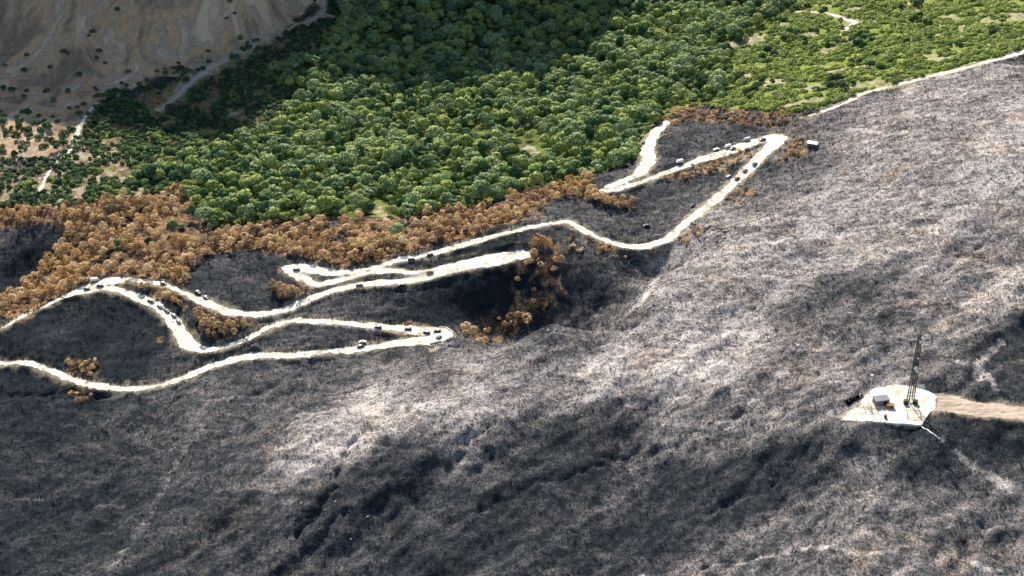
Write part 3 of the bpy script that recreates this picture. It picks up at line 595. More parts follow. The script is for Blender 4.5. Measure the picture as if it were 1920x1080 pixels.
def plant(name, variants, X, Y, Z, r, adj, noun, tail, cat, group, parts, smin=.8, smax=1.25, sink=.1, zs=(.85, 1.2)):
    n_ = len(X); sc = smin+(smax-smin)*r.beta(1.5, 2.0, n_); it = [(X[i], Y[i], Z[i], "large" if sc[i] > smin+.66*(smax-smin) else "small" if sc[i] < smin+.33*(smax-smin) else "medium") for i in range(n_)]
    labs = assign_labels(it, adj, noun, tail); out = []
    for i in range(n_):
        t = thing(name, labs[i], cat, (X[i], Y[i], Z[i]-sink), r.uniform(0, 6.28), group, (sc[i], sc[i], sc[i]*r.uniform(*zs)))
        v_ = variants[int(r.integers(len(variants)))]
        for pn, me_ in zip(parts, v_):
            if me_ is not None: link(pn, me_, parent=t)
        out.append(t)
    return out
def stuff_gn(name, X, Y, Z, protos, r, smin, smax, zs=(.85, 1.2), sink=.1):
    """many of a kind nobody could count, as one object"""
    n_ = len(X); me_ = bpy.data.meshes.new(name); me_.vertices.add(n_); me_.vertices.foreach_set("co", np.c_[X, Y, Z-sink].astype(np.float32).ravel())
    s = smin+(smax-smin)*r.beta(1.5, 2.0, n_); S3 = np.c_[s, s, s*r.uniform(zs[0], zs[1], n_)].astype(np.float32)
    a = me_.attributes.new("scl", 'FLOAT_VECTOR', 'POINT'); a.data.foreach_set("vector", S3.ravel())
    R3 = np.c_[r.normal(0, .08, n_), r.normal(0, .08, n_), r.uniform(0, 6.28, n_)].astype(np.float32)
    a = me_.attributes.new("rot", 'FLOAT_VECTOR', 'POINT'); a.data.foreach_set("vector", R3.ravel())
    a = me_.attributes.new("pick", 'INT', 'POINT'); a.data.foreach_set("value", r.integers(0, len(protos), n_).astype(np.int32))
    o = link(name, me_, kind="stuff")
    ng = bpy.data.node_groups.new(name, 'GeometryNodeTree'); ng.interface.new_socket("Geometry", in_out='INPUT', socket_type='NodeSocketGeometry'); ng.interface.new_socket("Geometry", in_out='OUTPUT', socket_type='NodeSocketGeometry')
    N_ = ng.nodes; L_ = ng.links; gi = N_.new("NodeGroupInput"); go = N_.new("NodeGroupOutput"); ip = N_.new("GeometryNodeInstanceOnPoints"); jn = N_.new("GeometryNodeJoinGeometry")
    for p in protos:
        oi = N_.new("GeometryNodeObjectInfo"); oi.inputs["Object"].default_value = p; oi.inputs["As Instance"].default_value = True; L_.new(oi.outputs["Geometry"], jn.inputs[0])
    def na(nm, ty):
        q = N_.new("GeometryNodeInputNamedAttribute"); q.data_type = ty; q.inputs["Name"].default_value = nm; return [x for x in q.outputs if x.enabled and x.name == "Attribute"][0]
    L_.new(gi.outputs[0], ip.inputs["Points"]); L_.new(jn.outputs[0], ip.inputs["Instance"]); ip.inputs["Pick Instance"].default_value = True
    L_.new(na("pick", 'INT'), ip.inputs["Instance Index"]); L_.new(na("scl", 'FLOAT_VECTOR'), ip.inputs["Scale"]); L_.new(na("rot", 'FLOAT_VECTOR'), ip.inputs["Rotation"])
    L_.new(ip.outputs[0], go.inputs[0])
    md = o.modifiers.new("scatter", 'NODES'); md.node_group = ng
    return o
def protos_of(things_, part, k_=6):
    seen = {}; 
    for t in things_:
        for c_ in t.children:
            if c_.name.startswith(part): seen.setdefault(c_.data.name, c_)
    return list(seen.values())[:k_]
def split_rank(X, Y, n_):
    d = np.hypot(X, Y); o_ = np.argsort(d); return o_[:n_], o_[n_:]

# --- the green wood
X, Y, r = jitter_grid(7.0, seed=3); Z, u, v = infoat(X, Y)
keep = inpoly(u, v, DENSE) & not_clear(u, v) & (vnoise(X/19, Y/19, 3)+.5*vnoise(X/8, Y/8, 4) > -.72) & (bil(DR, X, Y) > 4) & (v > -40)
shade_w = 0
X, Y, Z, u, v = X[keep], Y[keep], Z[keep], u[keep], v[keep]
extra_g = [(340,428),(325,436),(712,432),(700,425),(752,432),(765,415),(745,440),(362,412),(435,418),(400,428),(1510,150),(1350,185)]
eg = ground([a for a, b in extra_g], [b for a, b in extra_g], H); X = np.r_[X, eg[:, 0]]; Y = np.r_[Y, eg[:, 1]]; Z = np.r_[Z, eg[:, 2]]
a_i, b_i = split_rank(X, Y, 300)
gt = plant("green_tree", GREENV, X[a_i], Y[a_i], Z[a_i], r, "round green", "tree", "one out", "tree", "green trees of the wood", ("crown", "trunk"), .45, 1.6)
stuff_gn("wood_canopy", X[b_i], Y[b_i], Z[b_i], protos_of(gt, "crown", 8), r, .45, 1.6)["label"] = "unburnt green wood running up into the shade"
print("green", len(X))
# --- the scorched trees
X, Y, r = jitter_grid(4.0, seed=5); Z, u, v = infoat(X, Y)
keep = inpoly(u, v, SCORCH) & (bil(DR, X, Y) > 2.6)
for p in (PATCH[0], PATCH[1], PATCH[2], PATCH[8]): keep |= inpoly(u, v, p) & (bil(DR, X, Y) > 2.2)
keep &= ~((np.abs(u-340) < 40) & (np.abs(v-425) < 22)) & ~((np.abs(u-725) < 45) & (np.abs(v-425) < 26))
keep &= vnoise(X/11, Y/11, 4)+.5*vnoise(X/4, Y/4, 2) > -.42
keep &= ~(inpoly(u, v, PATCH[0]) & (vnoise(X/7, Y/7, 2) < .12))
keep &= ~(inpoly(u, v, SCORCH) & (vnoise(X/6.5+3, Y/6.5, 1) > .52))
X, Y, Z = X[keep], Y[keep], Z[keep]
a_i, b_i = split_rank(X, Y, 300)
st_ = plant("scorched_tree", SCORV, X[a_i], Y[a_i], Z[a_i], r, "scorched orange brown", "tree", "one out", "tree", "scorched trees along the wood's edge", ("crown", "trunk"), .5, 1.5)
if len(b_i): stuff_gn("scorched_thicket", X[b_i], Y[b_i], Z[b_i], protos_of(st_, "crown", 8), r, .5, 1.45)["label"] = "heat-browned thicket behind the scorched trees"
print("scorched", len(X))
SB = [(crown_mesh("scorched_bush_crown", 140+i, 1.5+.4*(i % 2), 1.0, 4+i % 2, 170, .24, SCOR[(i+1) % 3], gap=.35), trunk_mesh("scorched_bush_stem", 60+i, 1.0, .1, m_char)) for i in range(4)]
X, Y, r = jitter_grid(3.2, seed=6); Z, u, v = infoat(X, Y)
keep = np.zeros(len(X), bool)
for p_ in (PATCH[3:8]+PATCH[9:]): keep |= inpoly(u, v, p_)
keep |= inpoly(u, v, PATCH[0]) | inpoly(u, v, PATCH[1])
keep |= (bil(DR, X, Y) < 4.5) & (u < 1500) & (v < 740) & (vnoise(X/13, Y/13, 5) > .28) & (np.abs(u-1000) > 150)
keep &= (bil(DR, X, Y) > 1.0) & (vnoise(X/5, Y/5, 3) > -.3)
X, Y, Z = X[keep], Y[keep], Z[keep]; pz = np.zeros(len(X)); u_, v_ = u[keep], v[keep]
for p_ in (PATCH[3], PATCH[4], PATCH[6], PATCH[7], PATCH[9], PATCH[5], PATCH[11]): pz += inpoly(u_, v_, p_)*1.0
sel = np.argsort(-(pz+r.random(len(X))*.9))[:300]; X, Y, Z = X[sel], Y[sel], Z[sel]
plant("scorched_bush", SB, X, Y, Z, r, "browned", "bush", "one out", "bush", "browned bushes by the roads and banks", ("crown", "stem"), .6, 1.5)
print("sbush", keep.sum())
# --- bushes: dark ones on the thin edge and in the meadow
X, Y, r = jitter_grid(5.0, seed=8); Z, u, v = infoat(X, Y)
keep = inpoly(u, v, SHRUBL) & (bil(DR, X, Y) > 2) & (bil(mD, X, Y) < .5) & (vnoise(X/12, Y/12, 5) > -.45)
keep |= inpoly(u, v, [(-60,200),(100,215),(160,190),(300,130),(400,95),(480,70),(510,90),(400,140),(250,195),(150,240),(140,300),(60,330),(-60,330)]) & (r.random(len(X)) < .45) & (vnoise(X/14, Y/14, 2) > -.3)
keep |= inpoly(u, v, [(-60,-40),(560,-40),(480,70),(300,130),(160,190),(-60,200)]) & (r.random(len(X)) < .12) & (vnoise(X/20, Y/20, 4) > .25)
X1, Y1, Z1 = X[keep], Y[keep], Z[keep]
mb = [(1860,68,1.5),(1620,75,1.6),(1605,85,1.6),(1595,78,1.3),(1720,12,1.5),(1715,38,1.5),(1735,45,1.6),(1725,5,1.3),(1480,12,1.6),(1495,18,1.4),(1540,25,1.2),(1440,95,1.5),(1430,110,1.3),(1450,105,1.3),(1510,85,1.2),(1550,88,1.2),(1570,150,1.6),(1555,155,1.5),(1580,165,1.4),(1430,155,1.3),(1420,165,1.4),(1630,125,1.5),(1650,130,1.3),(1610,120,1.4),(1670,118,1.2),(1800,88,1.1),(1870,60,1.0),(1640,105,1.2),(1700,80,1.2),(1720,78,1.2),(205,468,1.5),(218,462,1.3),(195,476,1.2),(225,470,1.1),(410,440,1.0),(430,448,.9),(120,505,.9),(590,432,1.0),(480,442,.8),(640,440,.9),(280,455,1.2),(300,460,1.1),(655,465,.9),(250,372,1.3),(1480,60,1.3),(1460,40,1.4),(1440,30,1.3),(1470,75,1.3),(1530,60,1.1),(1400,175,1.2),(1380,150,1.4)]
mb = [(a+r.normal()*dx, b+r.normal()*dx*.45, c_*sc_) for a, b, c_ in mb for dx, sc_ in (((0, 1), (11, .8), (11, .9)) if b < 180 else ((0, 1),))]
mbg = ground([a for a, b, c_ in mb], [b for a, b, c_ in mb], H)
d_ = split_rank(X1, Y1, max(10, 300-len(mb)))
nb_ = len(mb); bs = plant("dark_bush", BUSHV, np.r_[mbg[:, 0], X1[d_[0]]], np.r_[mbg[:, 1], Y1[d_[0]]], np.r_[mbg[:, 2], Z1[d_[0]]], r, "dark green", "bush", "one out", "bush", "dark bushes around the wood", ("crown", "stem"), .7, 1.4)
for t, q in zip(bs, mb): t.scale = (q[2]*.95, q[2]*.95, q[2]*1.15)
stuff_gn("far_shrubbery", X1[d_[1]], Y1[d_[1]], Z1[d_[1]], protos_of(bs, "crown"), r, .6, 1.3)["label"] = "dark shrubbery on the far slope"
# --- low growth of the meadow and of the wood floor
X, Y, r = jitter_grid(3.0, seed=11); Z, u, v = infoat(X, Y)
keep = (inpoly(u, v, MEADOW) | (inpoly(u, v, SHRUBL) & (v > 250) & (vnoise(X/9, Y/9, 1) > .1))) & offroad(X, Y, 1.0) & (vnoise(X/7, Y/7, 6) > -.35)
X, Y, Z = X[keep], Y[keep], Z[keep]
a_i, b_i = split_rank(X, Y, 60)
ms = plant("low_shrub", MEADV, X[a_i], Y[a_i], Z[a_i], r, "yellow green", "low shrub", "one out", "shrub", "low shrubs of the meadow", ("crown",), .6, 1.3)
for t in ms:       # a shrub this small is one mesh
    ch = t.children[0]; ch.parent = None; ch.location = t.location; ch.rotation_euler = t.rotation_euler; ch.scale = t.scale
    for key in ("label", "category", "group"): ch[key] = t[key]
    nm = t.name; bpy.data.objects.remove(t); ch.name = "low_shrub"
lows = [o for o in COL.objects if o.name.startswith("low_shrub")]
pr = {}
for o in lows: pr.setdefault(o.data.name, o)
stuff_gn("meadow_vegetation", X[b_i], Y[b_i], Z[b_i], list(pr.values()), r, .6, 1.4)["label"] = "low yellow green meadow growth"
print("meadow", len(X))

# ------------------------------------------------------------------ burnt stems
SN = []
r = np.random.default_rng(21)
def along(key, i0, i1, side, step, off):
    s_ = samp[key]; s_ = s_[int(len(s_)*i0):int(len(s_)*i1)]; acc = 0
    for i in range(1, len(s_)):
        acc += math.hypot(*(s_[i]-s_[i-1])[:2])
        if acc > step*r.uniform(.6, 1.5):
            acc = 0; d = s_[i, :2]-s_[i-1, :2]; l = np.hypot(*d)+1e-6; nrm_ = np.array([-d[1], d[0]])/l*side
            p = s_[i, :2]+nrm_*(s_[i, 2]+off*r.uniform(.5, 1.6)+.8)
            if bil(DR, p[0], p[1]) > .3 and abs(p[0]) < 480: SN.append((p[0], p[1]))
along('lower', 0.0, .46, 1, 6.5, 1.6); along('lower', .5, .66, -1, 4.5, 1.6); along('lower', 0.0, .3, 1, 10, 3); along('middle', .25, .95, -1, 14, 1.5)
along('upper', 0.1, .45, 1, 12, 1.5); along('upper', .45, .95, 1, 13, 1.5); along('lower', .66, .95, -1, 14, 1.5)
GUL = [(870,600),(980,520),(1010,470),(1080,440),(1200,475),(1270,460),(1220,520),(1120,630),(1040,600),(960,640)]
JX, JY, r2 = jitter_grid(9, seed=31); JZ, ju, jv = infoat(JX, JY)
kk = inpoly(ju, jv, [(1260,250),(1320,225),(1450,215),(1560,225),(1520,320),(1400,370),(1430,300),(1450,255),(1300,285),(1240,320)]) | (inpoly(ju, jv, GUL) & (r2.random(len(JX)) < .5)) | inpoly(ju, jv, [(700,480),(900,430),(1050,385),(1100,400),(1060,410),(880,450),(720,492)])
kk &= bil(DR, JX, JY) > 1.5
SN += list(zip(JX[kk], JY[kk])); SN = np.array(SN)
if len(SN) > 290: SN = SN[r.permutation(len(SN))[:290]]
sg = plant("burnt_tree", SNAGV, SN[:, 0], SN[:, 1], bil(H, SN[:, 0], SN[:, 1]), r, "charred black", "tree", "one out", "burnt tree", "charred trees beside the roads", ("trunk", "branches"), .6, 1.15, 0)
wx = ground([372,362,380,1340,1352,1365,1525,1300,1622,1600,1275,1290],[382,390,376,412,420,430,215,248,720,735,262,225], H)
sw = plant("ashen_dead_tree", SNAGW, wx[:, 0], wx[:, 1], wx[:, 2], r, "ash-white", "dead tree", "one out", "dead tree", "ash-white dead trees", ("trunk", "branches"), .8, 1.3, 0)
RS = []
def edge_row(key, i0, i1, side, step, off):
    s_ = samp[key]; s_ = s_[int(len(s_)*i0):int(len(s_)*i1)]; acc = 0
    for i in range(1, len(s_)):
        acc += math.hypot(*(s_[i]-s_[i-1])[:2])
        if acc > step:
            acc = -step*r.uniform(-.4, .5); d = s_[i, :2]-s_[i-1, :2]; l = np.hypot(*d)+1e-6; p = s_[i, :2]+np.array([-d[1], d[0]])/l*side*(s_[i, 2]+off*r.uniform(.4, 1.8))
            if abs(p[0]) < 470: RS.append((p[0], p[1]))
edge_row('lower', .02, .30, 1, 3.0, .9); edge_row('lower', .30, .46, 1, 3.6, .9); edge_row('lower', .50, .70, -1, 3.0, .8); edge_row('lower', .88, 1.0, -1, 4, .8); edge_row('upper', .3, .5, 1, 6, .8)
RS = np.array(RS); RS = RS[r.permutation(len(RS))[:290]]
def stump_mesh(i):
    q = random.Random(i+80); bm = bmesh.new(); h = q.uniform(1.0, 2.3); t = Vector((q.uniform(-.4, .4), q.uniform(-.3, .3), h)); tube(bm, (0, 0, -.5), t, .26, .17, 7)
    for j in range(3):
        a = q.uniform(0, 6.28); tube(bm, (0, 0, .15), (math.cos(a)*.8, math.sin(a)*.8, -.15), .13, .05, 5)
    tube(bm, t*.6, t*.6+Vector((q.uniform(-.7, .7), q.uniform(-.7, .7), .6)), .09, .05, 5); return bm_mesh("stump", bm)
SM = [stump_mesh(i) for i in range(5)]
for i_, me_ in enumerate(SM): me_.materials.append(m_ashw if i_ == 4 else m_char)
sz = bil(H, RS[:, 0], RS[:, 1])
for (x, y), z, lb in zip(RS, sz, assign_labels([(x, y, z, "") for (x, y), z in zip(RS, sz)], "short burnt", "stump at the road edge", "one out")):
    o = link("burnt_stump", SM[int(r.integers(5))], loc=(x, y, z)); o.rotation_euler = (0, 0, r.uniform(0, 6.28)); k_ = r.uniform(.6, 1.3); o.scale = (k_, k_, k_)
    o["label"] = " ".join(lb.replace("short burnt stump", "burnt stump").split()); o["category"] = "stump"; o["group"] = "burnt stumps lining the road edges"
print("stumps", len(RS))
# burnt scrub, nobody could count it: black and ash-pale stems in tufts
def tuft_mesh(name, seed, h, spread_, ns, m, w=.07):
    r = random.Random(seed); V_ = []; F_ = []
    for i in range(ns):
        a = r.uniform(0, 6.28); d = spread_*r.uniform(.1, .8); b = Vector((math.cos(a)*d, math.sin(a)*d, -.2)); hh = h*r.uniform(.5, 1)
        e = b+Vector((math.cos(a)*spread_*r.uniform(.2, .9), math.sin(a)*spread_*r.uniform(.2, .9), hh)); mid = b.lerp(e, .5)+Vector((r.uniform(-.2, .2), r.uniform(-.2, .2), .1))
        for p, q, w0, w1 in ((b, mid, w, w*.8), (mid, e, w*.8, w*.35)):
            t = r.uniform(0, 3.14); n1 = Vector((math.cos(t), math.sin(t), 0))
            for nn in (n1, Vector((-n1.y, n1.x, 0))):
                k_ = len(V_); V_ += [p-nn*w0, p+nn*w0, q+nn*w1, q-nn*w1]; F_.append((k_, k_+1, k_+2, k_+3))
    me_ = fast_mesh(name, [tuple(p) for p in V_], F_); me_.materials.append(m); return me_
TUF = [tuft_mesh("black_tuft", 1, 1.5, .8, 9, m_char, .08), tuft_mesh("black_tuft", 2, 1.1, 1.0, 10, m_char, .09), tuft_mesh("ash_tuft", 3, .9, .9, 9, m_ashw, .08), tuft_mesh("ash_tuft", 4, 1.3, .8, 8, m_ashw, .07)]
pos = ground([1500,1250,760,1650],[700,800,830,880], H); tp = []
for i, me_ in enumerate(TUF):
    o = link("burnt_shrub", me_, loc=tuple(pos[i])); o["category"] = "burnt shrub"; o["group"] = "single burnt shrubs on the open slope"
    o["label"] = ["black burnt shrub on the open slope above the dark swath", "low black burnt shrub on the dark swath", "ash-pale burnt shrub beside the curved crack", "ash-pale burnt shrub below the mast yard"][i]; tp.append(o)
JX, JY, r2 = jitter_grid(2.5, seed=41, y0=540); JZ, ju, jv = infoat(JX, JY)
zz = bil(mG, JX, JY)+bil(mO, JX, JY)*.8+bil(mB, JX, JY); rd_ = bil(DR, JX, JY); dens = np.where(jv > 640, .5, .8)+.5*(rd_ < 5)
kk = visible_frame(ju, jv, 50) & (zz < .4) & (rd_ > .5) & ~padin(JX, JY) & (r2.random(len(JX)) < dens*(.65+.5*vnoise(JX/14, JY/14, 3)))
JX, JY, JZ, ju, jv = JX[kk], JY[kk], JZ[kk], ju[kk], jv[kk]
pale = r2.random(len(JX)) < np.clip(bil(ASH_SHADE, JX, JY)*2.6, .05, .38)
stuff_gn("burnt_undergrowth", JX[~pale], JY[~pale], JZ[~pale], tp[:2], r2, .55, 1.35)["label"] = "charred black undergrowth over the hillside"
stuff_gn("ashen_undergrowth", JX[pale], JY[pale], JZ[pale], tp[2:], r2, .55, 1.35)["label"] = "ash-coated pale undergrowth over the hillside"
print("scrub", len(JX), "snags", len(SN))

# ------------------------------------------------------------------ rocks
def rock_mesh(name, seed):
    r = random.Random(seed); bm = bmesh.new(); bmesh.ops.create_icosphere(bm, subdivisions=1, radius=1)
    for v_ in bm.verts:
        n_ = v_.co.copy(); f_ = 1+.16*r.uniform(-1, 1)+.35*float(vnoise(n_.x*1.6+seed, n_.y*1.6+n_.z, 1))+.1*r.uniform(-1, 1); v_.co = Vector((n_.x*f_*1.35, n_.y*f_*.9, n_.z*f_*.62))
    me_ = bm_mesh(name, bm); me_.materials.append(m_rock); return me_
RK = [rock_mesh("rock", i) for i in range(4)]
rp = []
for a, b, w, h, n_ in ((1330,430,38,28,34),(1215,560,26,40,26),(1320,412,20,10,8),(830,652,24,7,10),(1040,618,26,8,8),(1385,216,22,4,5),(900,790,26,22,12),(600,960,70,60,5),(1900,330,50,14,8),(1605,745,14,8,8),(360,385,12,10,6)):
    for i in range(n_): rp.append((a+r.normal()*w*.5, b+r.normal()*h*.5))
rg = ground([p[0] for p in rp], [p[1] for p in rp], H); keep = bil(DR, rg[:, 0], rg[:, 1]) > .3; rg = rg[keep]
it = []; scs = r.uniform(.3, 1.0, len(rg))**1.3*1.5
it = [(g[0], g[1], g[2], "large" if s > 1.2 else "small" if s < .8 else "middling") for g, s in zip(rg, scs)]
for g, s, lb in zip(rg, scs, assign_labels(it, "pale angular", "rock", "one out")):
    o = link("rock", RK[int(r.integers(4))], loc=(g[0], g[1], g[2]+.1*s)); o.rotation_euler = (r.uniform(-.4, .4), r.uniform(-.4, .4), r.uniform(0, 6.28)); o.scale = (s,)*3
    o["label"] = lb; o["category"] = "rock"; o["group"] = "pale rocks on the burnt slope"

# ------------------------------------------------------------------ vehicles
def extrude_profile(pts, w, bevel=.06):
    bm = bmesh.new(); a = [bm.verts.new((x, -w/2, z)) for x, z in pts]; b = [bm.verts.new((x, w/2, z)) for x, z in pts]; n_ = len(pts)
    bm.faces.new(a[::-1]); bm.faces.new(b)
    for i in range(n_): bm.faces.new((a[i], a[(i+1) % n_], b[(i+1) % n_], b[i]))
    bmesh.ops.recalc_face_normals(bm, faces=bm.faces[:])
    bmesh.ops.bevel(bm, geom=bm.edges[:], offset=bevel, segments=2, affect='EDGES'); return bm
def car_parts(kind):
    if kind == 'van':
        body = [(-2.5, .35), (2.5, .35), (2.55, 1.0), (2.2, 1.25), (1.55, 2.1), (-2.45, 2.15), (-2.55, .9)]; glass = [(1.2, 1.25), (2.0, 1.25), (1.5, 1.98), (1.1, 2.0)]; wb = 1.6
    else:
        body = [(-2.2, .32), (2.2, .32), (2.25, .75), (1.25, .98), (.65, 1.42), (-1.15, 1.46), (-1.75, 1.02), (-2.2, .95)]; glass = [(-1.55, 1.0), (1.0, 1.0), (.58, 1.35), (-1.1, 1.38)]; wb = 1.35
    bmb = extrude_profile(body, 1.8, .08); bmg = extrude_profile(glass, 1.84, .02); bw = bmesh.new()
    tube(bw, (0, -.11, 0), (0, .11, 0), .34, .34, 14)
    return bm_mesh("body", bmb), bm_mesh("glass", bmg), bm_mesh("wheel", bw), wb
CARM = {k_: car_parts(k_) for k_ in ('car', 'van')}
def vehicle(u, v, kind, m, label, ang, cat=None, sc=1.0, name=None):
    g = ground(u, v, H)[0]; t = thing(name or ('parked_van' if kind == 'van' else 'parked_car'), label, cat or kind, (g[0], g[1], g[2]+.12), ang, "vehicles on the pale road", sc)
    b_, g_, w_, wb = CARM[kind]; o = link("body", b_.copy(), m, t); link("window_glass", g_, m_glass, t)
    for sx in (-1, 1):
        for sy in (-1, 1): link("wheel", w_, m_tyre, t, loc=(sx*wb, sy*.82, .34))
def road_ang(u, v):
    g = ground(u, v, H)[0]; best = (9e9, 0)
    for s_ in [samp[q] for q in ('lower', 'middle', 'upper', 'top')]:
        d = np.hypot(s_[:, 0]-g[0], s_[:, 1]-g[1]); i = int(d.argmin())
        if d[i] < best[0]:
            j = min(i+1, len(s_)-1); best = (d[i], math.atan2(s_[j, 1]-s_[j-1, 1], s_[j, 0]-s_[j-1, 0]))
    return best[1]
for u, v, kd, m_, lb in [
  (1400,263,'van',m_silver,"grey van with a pale roof on the top road below the black bank"),(1430,263,'car',m_dark,"dark car in the mouth of the topmost hairpin"),
  (1364,277,'van',m_white,"white van, the larger of two on the verge of the top road"),(1343,282,'car',m_white,"white car just behind the larger white van"),(1374,280,'car',m_dark,"dark car tucked beside the larger white van"),
  (1274,306,'van',m_white,"long white van alone on the grassy verge"),(1366,334,'van',m_silver,"grey van half off the road where it runs down from the top hairpin"),
  (1298,387,'car',m_dark,"black car on the edge of the road above the pale rocks"),(1415,309,'car',m_dark,"dark car standing in the road below the top hairpin"),(1397,321,'car',m_grey,"small grey car downhill of the dark car"),(1382,336,'car',m_dark,"small dark car beside the grey van's nose"),
  (674,536,'car',m_dark,"black car on the middle road under the two scorched bushes"),(755,536,'car',m_dark,"small black car farther along the middle road"),(556,507,'car',m_dark,"dark car in the mouth of the pale hairpin below scorched trees"),
  (806,512,'car',m_rust,"rusty red burnt car between the two strands of the double road"),(771,488,'car',m_dark,"dark car on the strip above the double road"),(806,479,'car',m_dark,"dark car at the top edge of the upper road"),
  (676,651,'car',m_dark,"black car shaded by a white one on the lowest road"),(680,645,'car',m_white,"white car behind the black one on the lowest road"),
  (709,615,'car',m_dark,"black car near the scrub before the walled hairpin"),(765,618,'car',m_dark,"black car entering the walled hairpin"),(800,625,'car',m_dark,"dark car in the middle of the walled hairpin"),(820,622,'car',m_dark,"dark car by the upper wall of the hairpin"),(823,634,'car',m_grey,"grey car at the lower rim of the walled hairpin"),
  (163,543,'car',m_dark,"dark car at the junction of the pale roads, lower of two"),(188,537,'car',m_dark,"dark car at the junction of the pale roads, upper of two"),(178,527,'van',m_white,"white van beside the scorched trees at the junction"),
  (283,566,'car',m_dark,"first dark car of the row along the curving road"),(300,576,'car',m_dark,"second dark car of the row along the curving road"),(313,584,'car',m_dark,"third dark car of the row along the curving road"),(326,593,'car',m_dark,"fourth dark car of the row along the curving road"),(335,604,'car',m_dark,"fifth and lowest dark car of the row on the curving road"),
  (307,533,'car',m_dark,"black car on the thin road over the scorched clump"),(371,549,'car',m_dark,"black car under the brush above the middle road dip"),(386,559,'car',m_dark,"black car on the outer rim of the middle road"),(1206,268,'car',m_dark,"dark car beside the wood at the road bend"),(1213,425,'car',m_dark,"dark car on the bank below the tall orange tree")]:
    vehicle(u, v, kd, m_, lb, road_ang(u, v)+random.uniform(-.15, .15))

# ------------------------------------------------------------------ small buildings and walls
g = ground(1523, 274, H)[0]
t = thing("white_hut", "small flat-roofed white hut on the burnt slope beside the topmost hairpin", "hut", (g[0], g[1], g[2]), rad(-22))
bm = bmesh.new(); box(bm, (0, 0, 1.1), (6.4, 3.6, 2.8)); link("wall", bm_mesh("hut_wall", bm), m_grey, t)
bm = bmesh.new(); box(bm, (0, 0, 2.62), (7.2, 4.6, .22)); link("roof", bm_mesh("hut_roof", bm, .04), m_white, t)
bm = bmesh.new(); box(bm, (-1.2, -1.83, .9), (1.0, .08, 2.0)); link("door", bm_mesh("hut_door", bm), m_dark, t)
bm = bmesh.new(); box(bm, (1.4, -1.83, 1.5), (1.3, .08, .9)); link("window", bm_mesh("hut_window", bm), m_glass, t)
def wall_line(name, pts, h, w, label, m, cat="wall", F=None):
    gs = ground([p[0] for p in pts], [p[1] for p in pts], H); bm = bmesh.new(); prev = None; dense = []
    for i in range(len(gs)-1):
        n_ = max(1, int(np.hypot(*(gs[i+1]-gs[i])[:2])/1.5))
        for t_ in np.arange(n_)/n_: dense.append(gs[i]*(1-t_)+gs[i+1]*t_)
    dense.append(gs[-1]); dense = np.array(dense); dense[:, 2] = bil(H, dense[:, 0], dense[:, 1])
    rows = []
    for i, p in enumerate(dense):
        d = dense[min(i+1, len(dense)-1)]-dense[max(i-1, 0)]; l = np.hypot(d[0], d[1])+1e-6; nx_, ny_ = -d[1]/l*w/2, d[0]/l*w/2
        rows.append([bm.verts.new((p[0]+s*nx_, p[1]+s*ny_, p[2]+z_)) for s, z_ in ((-1, -.6), (-1, h), (1, h), (1, -.6))])
    for a, b in zip(rows, rows[1:]):
        for j in range(3): bm.faces.new((a[j], a[j+1], b[j+1], b[j]))
    bm.faces.new(rows[0]); bm.faces.new(rows[-1][::-1]); bmesh.ops.recalc_face_normals(bm, faces=bm.faces[:])
    o = link(name, bm_mesh(name, bm), m); o["label"] = label; o["category"] = cat; return o
wall_line("low_wall", [(823,613),(835,616),(846,622),(849,630),(842,637),(825,641),(806,645)], .9, .5, "low pale stone wall round the outside of the lower hairpin", m_conc)
wall_line("yard_wall", [(1655,794),(1690,798),(1726,800)], 1.0, .4, "low pale wall along the lower edge of the mast yard", m_conc)
wall_line("yard_kerb", [(1727,799),(1735,785),(1744,773)], .8, .5, "short pale kerb up the track side of the mast yard", m_conc)
wall_line("white_pipe", [(1728,800),(1745,812),(1762,824)], .45, .45, "white pipe leading downhill from the corner of the mast yard", m_white, "pipe")

# ------------------------------------------------------------------ the lattice mast and its yard
def on_pad(u, v):
    x, y = at_z(u, v, PADZ+.12); return float(x), float(y), PADZ+.12
bx, by, bz = on_pad(1707, 752)
HM, w0, w1 = 38.5, 2.1, 1.1
mast = thing("lattice_mast", "tall dark steel lattice mast standing in the pale yard", "mast", (bx, by, bz), rad(10))
def leg_at(sx, sy, z): q = (w0*(1-z/HM)+w1*z/HM)/2*1.25; return Vector((sx*q, sy*q, z))
for sx, sy in ((-1, -1), (1, -1), (1, 1), (-1, 1)):
    bm = bmesh.new(); tube(bm, leg_at(sx, sy, -.3), leg_at(sx, sy, HM), .24, .19); link("leg", bm_mesh("mast_leg", bm), m_steel, mast)
bm = bmesh.new(); C4 = [(-1, -1), (1, -1), (1, 1), (-1, 1)]
for i in range(19):
    z0, z1 = i*2.0, (i+1)*2.0
    for j in range(4):
        a, b = C4[j], C4[(j+1) % 4]
        tube(bm, leg_at(*a, z1), leg_at(*b, z1), .06, .06, 4); tube(bm, leg_at(*a, z0), leg_at(*b, z1), .06, .06, 4); tube(bm, leg_at(*b, z0), leg_at(*a, z1), .06, .06, 4)
link("bracing", bm_mesh("mast_bracing", bm), m_steel, mast)
for z, a, r_ in ((20.5, -1.9, 1.0), (18.3, -1.2, .6), (35.5, -1.6, .7), (37.6, -.9, .85), (26, -1.5, .4)):
    bm = bmesh.new(); d = Vector((math.cos(a), math.sin(a), 0)); c_ = Vector((0, 0, z))+d*1.2; tube(bm, c_-d*.1, c_+d*.35, r_*.8, r_, 16); tube(bm, c_-d*1.1, c_, .06, .06, 5)
    link("antenna_dish", bm_mesh("dish", bm), m_white, mast)
for a in (0, 2.1, 4.2):
    bm = bmesh.new(); box(bm, (math.cos(a)*1.1, math.sin(a)*1.1, 33), (.3, .25, 2.2), a); link("panel_antenna", bm_mesh("panel", bm), m_grey, mast)
